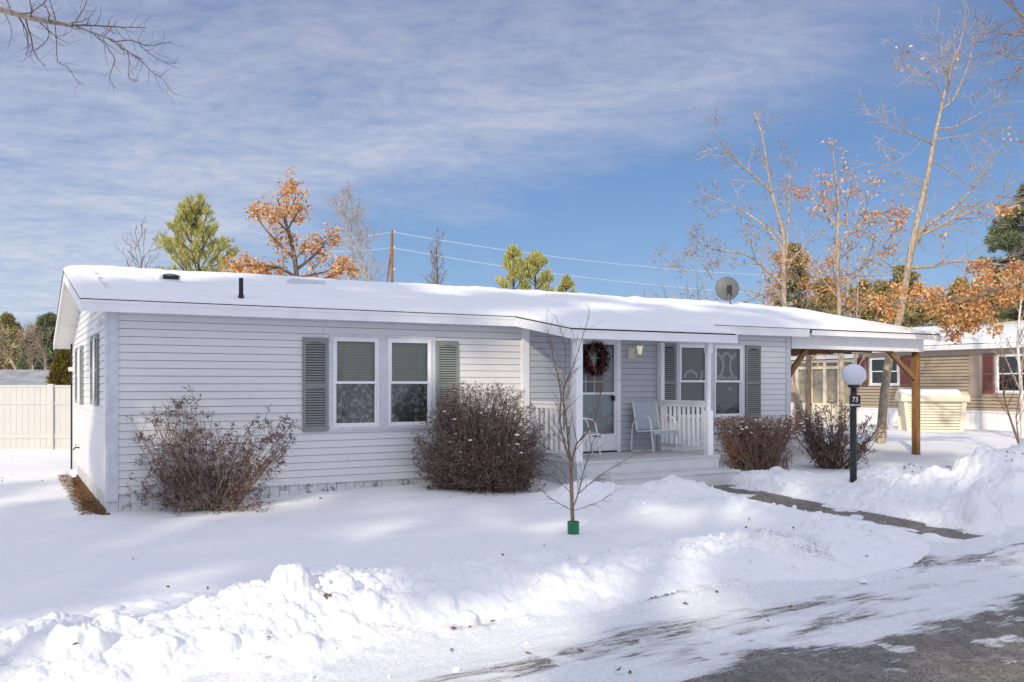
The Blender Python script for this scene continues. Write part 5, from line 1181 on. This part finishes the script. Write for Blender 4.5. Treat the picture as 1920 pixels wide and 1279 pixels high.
# --- pines
def needle_tufts(C, D, per, ln, wd, rng_, name, mat, parent, cone=.8):
    n = len(C)*per; i = np.repeat(np.arange(len(C)), per); d = D[i]+rng_.normal(0, cone, (n, 3)); return leaves(C[i]+rng_.normal(0, ln*.25, (n, 3)), d, rng_.uniform(.7, 1.2, n)*ln, wd, name, mat, parent, rng_, fold=.1)
def pine(seed, x, y, z0, H, R, crown0, name, label, mat, nwh=16, per_wh=6, tuft=9, ln=.16, wd=.03, up=.35, group=None, bark='barkdk', dens=1.0, shape=1.0, cat='tree', sub=4, cone=.8, finger=False):
    r = np.random.default_rng(seed); o = empty(name, (x, y, z0), 0, label, cat, group); segs = [((0, 0, -.3), (0, 0, H*.5), .035*H**.9/2+.04, .02*H**.9/2+.03), ((0, 0, H*.5), (0, 0, H*.98), .02*H**.9/2+.03, .012)]
    segs = [(np.array(a), np.array(b), c, d) for a, b, c, d in segs]; C = []; D = []; br = []
    for w in range(nwh):
        f = w/(nwh-1); z = H*(crown0+(1-crown0)*f**.9)*.985; Lb = R*((1-f)**shape*.92+.08)*(.8+.4*r.uniform())
        for k in range(per_wh):
            if r.uniform() > .93*dens: continue
            az = r.uniform(0, 2*math.pi); d = np.array([math.cos(az), math.sin(az), up*(.2+f)+r.normal(0, .1)]); d = nrm(d); l = Lb*r.uniform(.7, 1.15); p = np.array([0, 0, z+r.normal(0, H*.012)]); n = max(3, int(l/.3)); prev = p
            for j in range(n):
                d = nrm(d+r.normal(0, .08, 3)+np.array([0, 0, .05*up*2])); q = prev+d*l/n; br.append((prev, q, .03*(1-j/n)+.008, .03*(1-(j+1)/n)+.006))
                if j >= n*.25:
                    for m in range(sub):
                        sd = nrm(np.array([-d[1], d[0], 0])*r.choice([-1, 1])*r.uniform(.3, 1)+d*.5+np.array([0, 0, r.uniform(-.1, .55)*up*2])); sl_ = l*.30*r.uniform(.4, 1)*(1-.4*j/n)
                        for f_ in ((.45, .75, 1.0, 1.2) if finger else (.5, 1.0)):
                            C.append(prev+(q-prev)*.5+sd*sl_*f_+np.array([0, 0, up*.35*f_*f_*sl_])); D.append(sd+[0, 0, up])
                prev = q
            C.append(prev); D.append(d)
    C.append(np.array([0, 0, H*.97])); D.append(np.array([0, 0, 1.]))
    frusta(segs, 'trunk', M[bark], o); frusta(br, 'branches', M[bark], o, ks=(4, 3, 3))
    needle_tufts(np.array(C), np.array(D), tuft, ln, wd, r, 'crown', M[mat], o, cone); return o
def pine_px(seed, u, vtop, Y, Rpx, crown_v, name, label, mat, **k):
    p = P(u, vtop, Y); g = gz(p[0], Y); H = p[2]-g; R = Rpx/F*Y; c0 = ((CH+(HOR-crown_v)/F*Y)-g)/H
    return pine(seed, p[0], Y, g, H, R, c0, name, label, mat, **k)
pine_px(61, 372, 396, 29, 92, 600, 'pine_tree', 'yellow green young pine left of the orange oak behind the roof', 'pineyel', nwh=13, per_wh=5, tuft=11, ln=.17, wd=.028, up=.75, shape=.32, sub=2, cone=.42, finger=True)
pine_px(62, 963, 472, 40, 42, 590, 'pine_tree', 'yellow green pine top poking above the roof ridge left of the porch', 'pineyel', nwh=8, per_wh=4, tuft=12, ln=.22, wd=.036, up=1.1, shape=.5, sub=2, cone=.4, finger=True)
pine_px(65, 1004, 482, 40.5, 40, 590, 'pine_tree', 'second yellow green pine top above the roof ridge over the porch', 'pineyel', nwh=8, per_wh=4, tuft=12, ln=.22, wd=.036, up=1.1, shape=.5, sub=2, cone=.4, finger=True)
pine_px(63, 1062, 525, 42, 26, 590, 'pine_tree', 'smallest pine tip above the ridge right of the yellow green pines', 'pineyel', nwh=5, per_wh=5, tuft=12, ln=.2, wd=.045, up=.8, shape=.6, sub=3)
pine_px(64, 1925, 350, 36, 105, 640, 'pine_tree', 'tall dark layered white pine at the right edge', 'pinemid', nwh=13, per_wh=7, tuft=16, ln=.20, wd=.035, up=.06, shape=.55, sub=5)
for i, (u, v, Y, R, lab) in enumerate([(1490, 470, 46, 40, 'dark pine between the bare tree and the slim oak'), (1545, 530, 50, 45, 'pine crown low behind the carport ridge'), (1690, 505, 48, 70, 'broad olive pine behind the trunk of the tallest tree'), (1800, 535, 50, 60, 'olive pine behind the hanging russet boughs'), (1890, 510, 52, 70, 'broad olive pine just left of the layered white pine'), (1620, 540, 52, 60, 'olive pine right of the slim oak')]):
    pine_px(70+i, u, v, Y, R, 700, 'pine_tree', lab, 'pinemid' if i in (0,) else 'pineol', nwh=10, per_wh=7, tuft=12, ln=.30, wd=.07, up=.3, shape=.4, sub=4, group='evergreens behind the carport')
# left background
pine_px(81, 94, 596, 62, 34, 690, 'pine_tree', 'dark green pine left of the gable eave beyond the white fence', 'pinemid', nwh=11, per_wh=8, tuft=14, ln=.34, wd=.08, up=.25, shape=.5, sub=4)
pine_px(82, 14, 594, 85, 22, 660, 'pine_tree', 'olive pine on the hill at the left edge', 'pineol', nwh=9, per_wh=7, tuft=12, ln=.40, wd=.10, up=.25, shape=.5, sub=4)
pine_px(83, 58, 640, 58, 22, 700, 'pine_tree', 'smaller pine below the larger one beyond the fence', 'pinemid', nwh=8, per_wh=7, tuft=12, ln=.34, wd=.08, up=.25, shape=.5, sub=4)
def arbor():
    p = P(122, 662, 27.); g = gz(p[0], p[1]); H = p[2]-g; r = np.random.default_rng(3); o = empty('arborvitae', (p[0], p[1], g), 0, 'golden green arborvitae between the fence and the gable wall', 'shrub')
    n = 2600; zz_ = r.uniform(.3, 1, n); th_ = r.uniform(0, 6.283, n); rad = .55*np.sqrt(r.uniform(.3, 1, n))*np.sin(np.pi*np.clip(zz_*.62+.36, 0, 1))**.8*(1+.2*np.sin(th_*5+zz_*9))
    C = np.stack([rad*np.cos(th_), rad*np.sin(th_), zz_*H], 1); D = np.stack([np.cos(th_)*.6, np.sin(th_)*.6, np.full(n, 1.)], 1); needle_tufts(C, D, 7, .13, .03, r, 'foliage', M['arbor'], o, .5)
    MB().tube([(0, 0, -.2), (0, 0, H*.8)], .06, 6).build('trunk', M['barkdk'], o)
arbor()
bare(84, [(88, 730), (86, 700), (82, 665), (70, 643)], 50., .09, .03, 'pale forked bare tree in front of the dark pines beyond the fence', 'bark', 'twig', 9, 1.6, name='bare_tree', rmin=.013, limbs=[[(85, 690), (80, 655), (66, 640)]])
bare(85, [(36, 730), (28, 690), (14, 668), (4, 660)], 55., .09, .03, 'pale leaning bare tree at the left edge beyond the fence', 'bark', 'twig', 9, 1.8, name='bare_tree', rmin=.013)
bare(86, [(66, 735), (62, 700), (60, 672)], 48., .06, .03, 'pale bare tree between the two others beyond the fence', 'bark', 'twig', 10, 1.6, name='bare_tree', rmin=.013)
# far woods: one mass of bare brush and evergreens
def far_wood():
    r = np.random.default_rng(9); C = []; D = []; Ls = []; Cg = []; Dg = []
    segs = []
    for i in range(560):
        side = r.uniform(); x = r.uniform(-75, -22) if side < .45 else r.uniform(-22, 75); y = r.uniform(66, 104) if x < 5 else r.uniform(56, 90); g = 1.0; H = (y*.074+.85-1.)*r.uniform(.68, 1.) if x < -12 else r.uniform(3.5, 7.0)
        base = np.array([x, y, g]); segs.append((base, base+[r.normal(0, .4), r.normal(0, .4), H*.75], .14, .04))
        if r.uniform() < .12:
            n = 260; zz_ = r.uniform(.15, 1, n); th_ = r.uniform(0, 6.283, n); rd = H*.32*(1.05-zz_)**.7*np.sqrt(r.uniform(.2, 1, n)); Cg.append(base+np.stack([rd*np.cos(th_), rd*np.sin(th_), zz_*H*.97], 1)); Dg.append(np.stack([np.cos(th_), np.sin(th_), np.full(n, .4)], 1))
        else:
            n = 170; zz_ = r.uniform(.15, 1, n); th_ = r.uniform(0, 6.283, n); rd = H*.38*np.sqrt(r.uniform(0, 1, n))*np.sin(np.pi*np.clip(zz_*.8+.12, 0, 1)); C.append(base+np.stack([rd*np.cos(th_), rd*np.sin(th_), zz_*H*.92], 1)); D.append(np.stack([np.cos(th_)*.5, np.sin(th_)*.5, np.full(n, 1.)], 1))
    C = np.concatenate(C); D = np.concatenate(D)+r.normal(0, .3, (len(C), 3)); Cg = np.concatenate(Cg); Dg = np.concatenate(Dg)
    c0 = np.array([0, 80, 1.]); o = leaves(C-c0, D, r.uniform(.6, 1.8, len(C)), .075, 'far_woods', M['brush'], None, r, loc=c0); tag(o, 'grey brown bare woods on the far slope beyond the fence and the homes', 'woods', kind='stuff')
    frusta([(a-c0, b-c0, c, d) for a, b, c, d in segs], 'trunks', M['bark'], o, ks=(4, 4, 3))['kind'] = 'stuff'
    n = len(Cg); i = np.repeat(np.arange(n), 4); leaves(Cg[i]-c0+r.normal(0, .3, (n*4, 3)), Dg[i]+r.normal(0, .6, (n*4, 3)), .6, .16, 'evergreen_crowns', M['pineol'], o, r)['kind'] = 'stuff'
far_wood()
# ------------------------------------------------------------ bushes by the house
def bush(seed, c, rx, ry, z0, z1, nst, name, label, leaf, twig, tips_fn, per=6, ln=.05, wd=.013, subs=5, spread=.02, stem_r=.009, droop=-.25, rad=True, snow=0, basew=.25):
    """tips_fn(r) -> unit offsets (x,y,z in -1..1, 0..1) of where the shoots end"""
    r = np.random.default_rng(seed); c = np.array(c, float); o = empty(name, c, 0, label, 'bush'); segs = []; C = []; D = []
    for i in range(nst):
        e = tips_fn(r); E = np.array([e[0]*rx, e[1]*ry, z0+(z1-z0)*e[2]]); b = np.array([r.normal(0, rx*basew)*.6+E[0]*.12, r.normal(0, ry*basew)*.5, -.08]); mid = b*.45+E*.55+np.array([0, 0, -.10*E[2]])+r.normal(0, .05, 3); prev = b; n = 7
        pts = []
        for j in range(1, n+1):
            t = j/n; q = (1-t)**2*b+2*t*(1-t)*mid+t*t*E+r.normal(0, .012, 3)*(j < n); segs.append((prev, q, stem_r*(1-.7*(t-1/n)), stem_r*(1-.7*t))); pts.append((prev, q)); prev = q
        for s_ in range(subs):
            k = r.integers(2, n); a, q = pts[k]; d0 = nrm(q-a); d = nrm(d0+r.normal(0, .65, 3)+[0, 0, .15]); l = r.uniform(.08, .26)*(z1-z0)/1.4; e2 = a+d*l; segs.append((a, a+d*l*.55+r.normal(0, .01, 3), .0035, .0028)); segs.append((a+d*l*.55, e2, .0028, .002)); C.append(e2); D.append(d)
            if r.uniform() < .5:
                d2 = nrm(d+r.normal(0, .6, 3)); C.append(a+d*l*.5+d2*l*.5); D.append(d2); segs.append((a+d*l*.5, a+d*l*.5+d2*l*.5, .0025, .0018))
        C.append(E); D.append(nrm(E-mid))
    C = np.array(C); D = np.array(D); n = len(C)*per; i = np.repeat(np.arange(len(C)), per); dd = D[i]*.7+r.normal(0, .75, (n, 3))+[0, 0, droop]
    frusta(segs, 'stems', M[twig], o, ks=(5, 4, 3), th=(.02, .006)); leaves(C[i]+r.normal(0, spread, (n, 3)), dd, r.uniform(.6, 1.25, n)*ln, wd, 'foliage', M[leaf], o, r, fold=.25)
    if snow:
        T = C[np.argsort(-(C[:, 2]+r.normal(0, .05, len(C))))[:int(len(C)*.35)]]; T = T[r.choice(len(T), min(snow, len(T)), replace=False)]
        V = []; Q = []; ico = [(math.cos(a)*math.cos(b), math.sin(a)*math.cos(b), math.sin(b)) for b in (-.6, .5) for a in np.linspace(0, 2*math.pi, 7)[:-1]]+[(0, 0, 1)]
        Vn = []; Fn = []
        for p in T:
            s0 = r.uniform(.010, .028); o_ = len(Vn); Vn += [tuple(p+np.array(q)*s0*[1.6, 1.6, .7]*r.uniform(.8, 1.2, 3)+[0, 0, .01]) for q in ico]
            for j in range(6): Fn.append((o_+j, o_+(j+1) % 6, o_+6+(j+1) % 6, o_+6+j))
            for j in range(3): Fn.append((o_+6+2*j, o_+6+2*j+1, o_+6+(2*j+2) % 6, o_+12))
        mesh_np('snow_tuft', Vn, Fn, M['roofsnow'], o, smooth=True)
    return o
def uv_tips(poly):      # shoots ending over an outline given in bush pixels, depth random
    def f(r):
        while True:
            k = r.integers(len(poly)); (cx, cy, rx, ry) = poly[k]; a = r.uniform(0, 6.283); q = math.sqrt(r.uniform(.15, 1))
            return (cx+rx*q*math.cos(a), r.uniform(-1, 1), max(.03, cy+ry*q*math.sin(a)))
    return f
def at(u, Y): 
    x = (u-960)/F*Y; return (x, Y, gz(x, Y))
# 1: loose rhododendron like bush at the left; outline blobs in (x -1..1, z 0..1)
bush(1, at(392, 13.0), 1.40, .38, .0, 1.78, 100, 'rhododendron_bush', 'sprawling purple brown bush with curled leaves at the left end of the wall', 'bushleaf', 'bushtwig',
     uv_tips([(-.62, .72, .26, .16), (-.72, .48, .24, .18), (-.15, .93, .26, .07), (-.38, .60, .30, .18), (.02, .60, .22, .18), (.30, .62, .20, .14), (.62, .62, .28, .20), (.80, .66, .20, .13), (-.5, .25, .4, .15), (.25, .35, .35, .2), (.5, .12, .25, .08), (-.1, .3, .4, .2), (-.25, .8, .2, .1)]), per=9, ln=.068, wd=.016, subs=6, droop=-.15, stem_r=.010, snow=14, basew=.18)
# 2: clipped dome
def dome(r):
    a = r.uniform(0, 6.283); z = r.uniform(.05, 1); q = math.sqrt(max(0, 1-(max(z-.30, 0)/.74)**2)); q *= r.uniform(.25, 1)**.35*(.80+.2*min(1, z/.35)); return (q*math.cos(a), q*math.sin(a), z)
bush(2, at(902, 14.75), 1.16, .62, .0, 1.72, 520, 'dome_bush', 'big rounded brown purple bush between the twin window and the porch', 'bushdome', 'bushtwig', dome, per=5, ln=.062, wd=.013, subs=8, droop=-.55, stem_r=.008, snow=60, basew=.3)
bush(3, at(1418, 17.3), .78, .45, .0, 1.08, 420, 'clipped_bush', 'flat topped red brown bush with snow on it right of the porch', 'bushred', 'bushtwig', lambda r: (r.uniform(-1, 1), r.uniform(-1, 1), 1-abs(r.normal(0, .16)) if r.uniform() < .75 else r.uniform(.2, 1)), per=5, ln=.045, wd=.013, subs=5, droop=.2, stem_r=.007, snow=130, basew=.5)
bush(4, at(1562, 18.3), .95, .5, .0, 1.40, 105, 'rhododendron_bush', 'tall dark leggy bush behind the lamp post', 'bushleaf', 'barkdk', uv_tips([(-.5, .82, .4, .13), (.1, .86, .45, .12), (-.6, .6, .35, .13), (0, .62, .4, .12), (.65, .58, .38, .2), (.3, .3, .6, .2), (-.3, .75, .5, .15)]), per=7, ln=.06, wd=.017, subs=6, droop=-.1, stem_r=.012, snow=60, basew=.16)
# dry litter on the snow
def litter():
    r = np.random.default_rng(17); pts = []
    for (u, v, n, s_) in [(600, 932, 2, .02), (1500, 1100, 6, .5), (430, 948, 6, .12), (900, 925, 5, .2), (610, 1145, 5, .03), (1180, 1210, 6, .08), (1050, 1160, 3, .2), (560, 1230, 4, .4), (150, 1230, 8, .4), (1450, 1010, 5, .25), (15, 890, 8, .3), (1740, 900, 60, .25), (1700, 880, 30, .3), (1780, 872, 12, .1), (1400, 960, 3, .3), (880, 1150, 10, .25), (1890, 935, 8, .1)]:
        Y = (CH-.12)*F/(v-HOR); x = (u-960)/F*Y
        for k in range((n+1)//2 if v > 960 else n): pts.append((x+r.normal(0, s_), Y+r.normal(0, s_)))
    for k in range(12): pts.append((r.uniform(-4, 6), r.uniform(6, 12)))
    P_ = np.array([(x, y, gz(x, y)+.012) for x, y in pts]); c0 = P_.mean(0); D = r.normal(size=P_.shape)*[1, 1, .35]; o = leaves(P_-c0, D, r.uniform(.03, .075, len(P_)), .03, 'leaf_litter', M['litter'], None, r, loc=c0, fold=.3); tag(o, 'scattered dry brown leaves and bits lying on the snow', 'leaf litter', kind='stuff')
    n = 5000; b = r.uniform(-.1, 6.2, n); a = -r.uniform(.0, .34, n); W_ = np.array([HW(a[i], b[i]) for i in range(n)]); W_[:, 2] = ground(W_[:, 0], W_[:, 1])+.006; c0 = W_.mean(0); D = r.normal(size=W_.shape)*[1, 1, .25]
    o = leaves(W_-c0, D, r.uniform(.04, .09, n), .006, 'pine_straw', M['straw'], None, r, loc=c0); tag(o, 'loose pine straw strewn along the foot of the gable wall', 'pine straw', kind='stuff')
M['straw'] = island('pine_straw', [(0, (.10, .05, .02)), (1, (.36, .20, .09))], .8)
litter()
def crumbs():
    r = np.random.default_rng(23); n = 9000; x = r.uniform(-6, 11, n); y = r.uniform(5.4, 17.5, n); s, q = road_sq(x, y); h, D = ground(x, y, True)
    w = np.clip((D['bank']+D['rp']+D['sp'])/.12, 0, 1)*.5+.5*np.exp(-((D['pd']-.6)/.2)**2)+.12*np.exp(-((q+1.3)/.5)**2)+.10*np.exp(-((q-.6)/.5)**2)
    k = (r.uniform(0, 1, n) < w*.55) & (ab(x, y)[1] < -2.1); x, y, h = x[k], y[k], h[k]; n = len(x)
    ph = (1+5**.5)/2; iv = np.array([(-1, ph, 0), (1, ph, 0), (-1, -ph, 0), (1, -ph, 0), (0, -1, ph), (0, 1, ph), (0, -1, -ph), (0, 1, -ph), (ph, 0, -1), (ph, 0, 1), (-ph, 0, -1), (-ph, 0, 1)])/1.9
    it = np.array([(0, 11, 5), (0, 5, 1), (0, 1, 7), (0, 7, 10), (0, 10, 11), (1, 5, 9), (5, 11, 4), (11, 10, 2), (10, 7, 6), (7, 1, 8), (3, 9, 4), (3, 4, 2), (3, 2, 6), (3, 6, 8), (3, 8, 9), (4, 9, 5), (2, 4, 11), (6, 2, 10), (8, 6, 7), (9, 8, 1)])
    sz = .008+.022*r.uniform(0, 1, n)**2.5+.03*(r.uniform(0, 1, n) < .03); V = iv[None]*(1+r.normal(0, .22, (n, 12, 1)))*(sz[:, None, None]*r.uniform(.7, 1.3, (n, 1, 3))); c0 = np.array([x.mean(), y.mean(), 0])
    V = V+np.stack([x, y, h+sz*.35], 1)[:, None]-c0; o = mesh_np('snow_crumbs', V.reshape(-1, 3), (it[None]+(np.arange(n)*12)[:, None, None]).reshape(-1, 3), M['roofsnow'], loc=c0)
    tag(o, 'small broken snow crumbs strewn over the banks and along the path', 'snow crumbs', kind='stuff')
crumbs()
# ------------------------------------------------------------ the trees behind the camera that shade the lot
def shade(seed, tx, ty, dist, H, R, c0, label, **k):
    p = Vector((tx, ty, 0))+SUNV*(dist/math.hypot(SUNV.x, SUNV.y)); pine(seed, p.x, p.y, 0, H, R, c0, 'pine_tree', label, 'pinedk', group='tall pines standing across the road', **k)
for i, (tx, ty, dist, H, R, c0) in enumerate([(-4.8, 12, 26, 19.4, 3.4, .60), (-.7, 13, 28, 20.6, 3.5, .60), (3.3, 14, 27, 20.2, 3.3, .48), (7.0, 15, 29, 17.4, 2.6, .45), (-10.6, 12, 27, 15.0, 2.4, .60)]):
    shade(90+i, tx, ty, dist, H, R, c0, 'tall dark pine across the road casting shade over the lawn', nwh=12, per_wh=4, tuft=8, ln=.42, wd=.15, up=.15, shape=.3, sub=3)
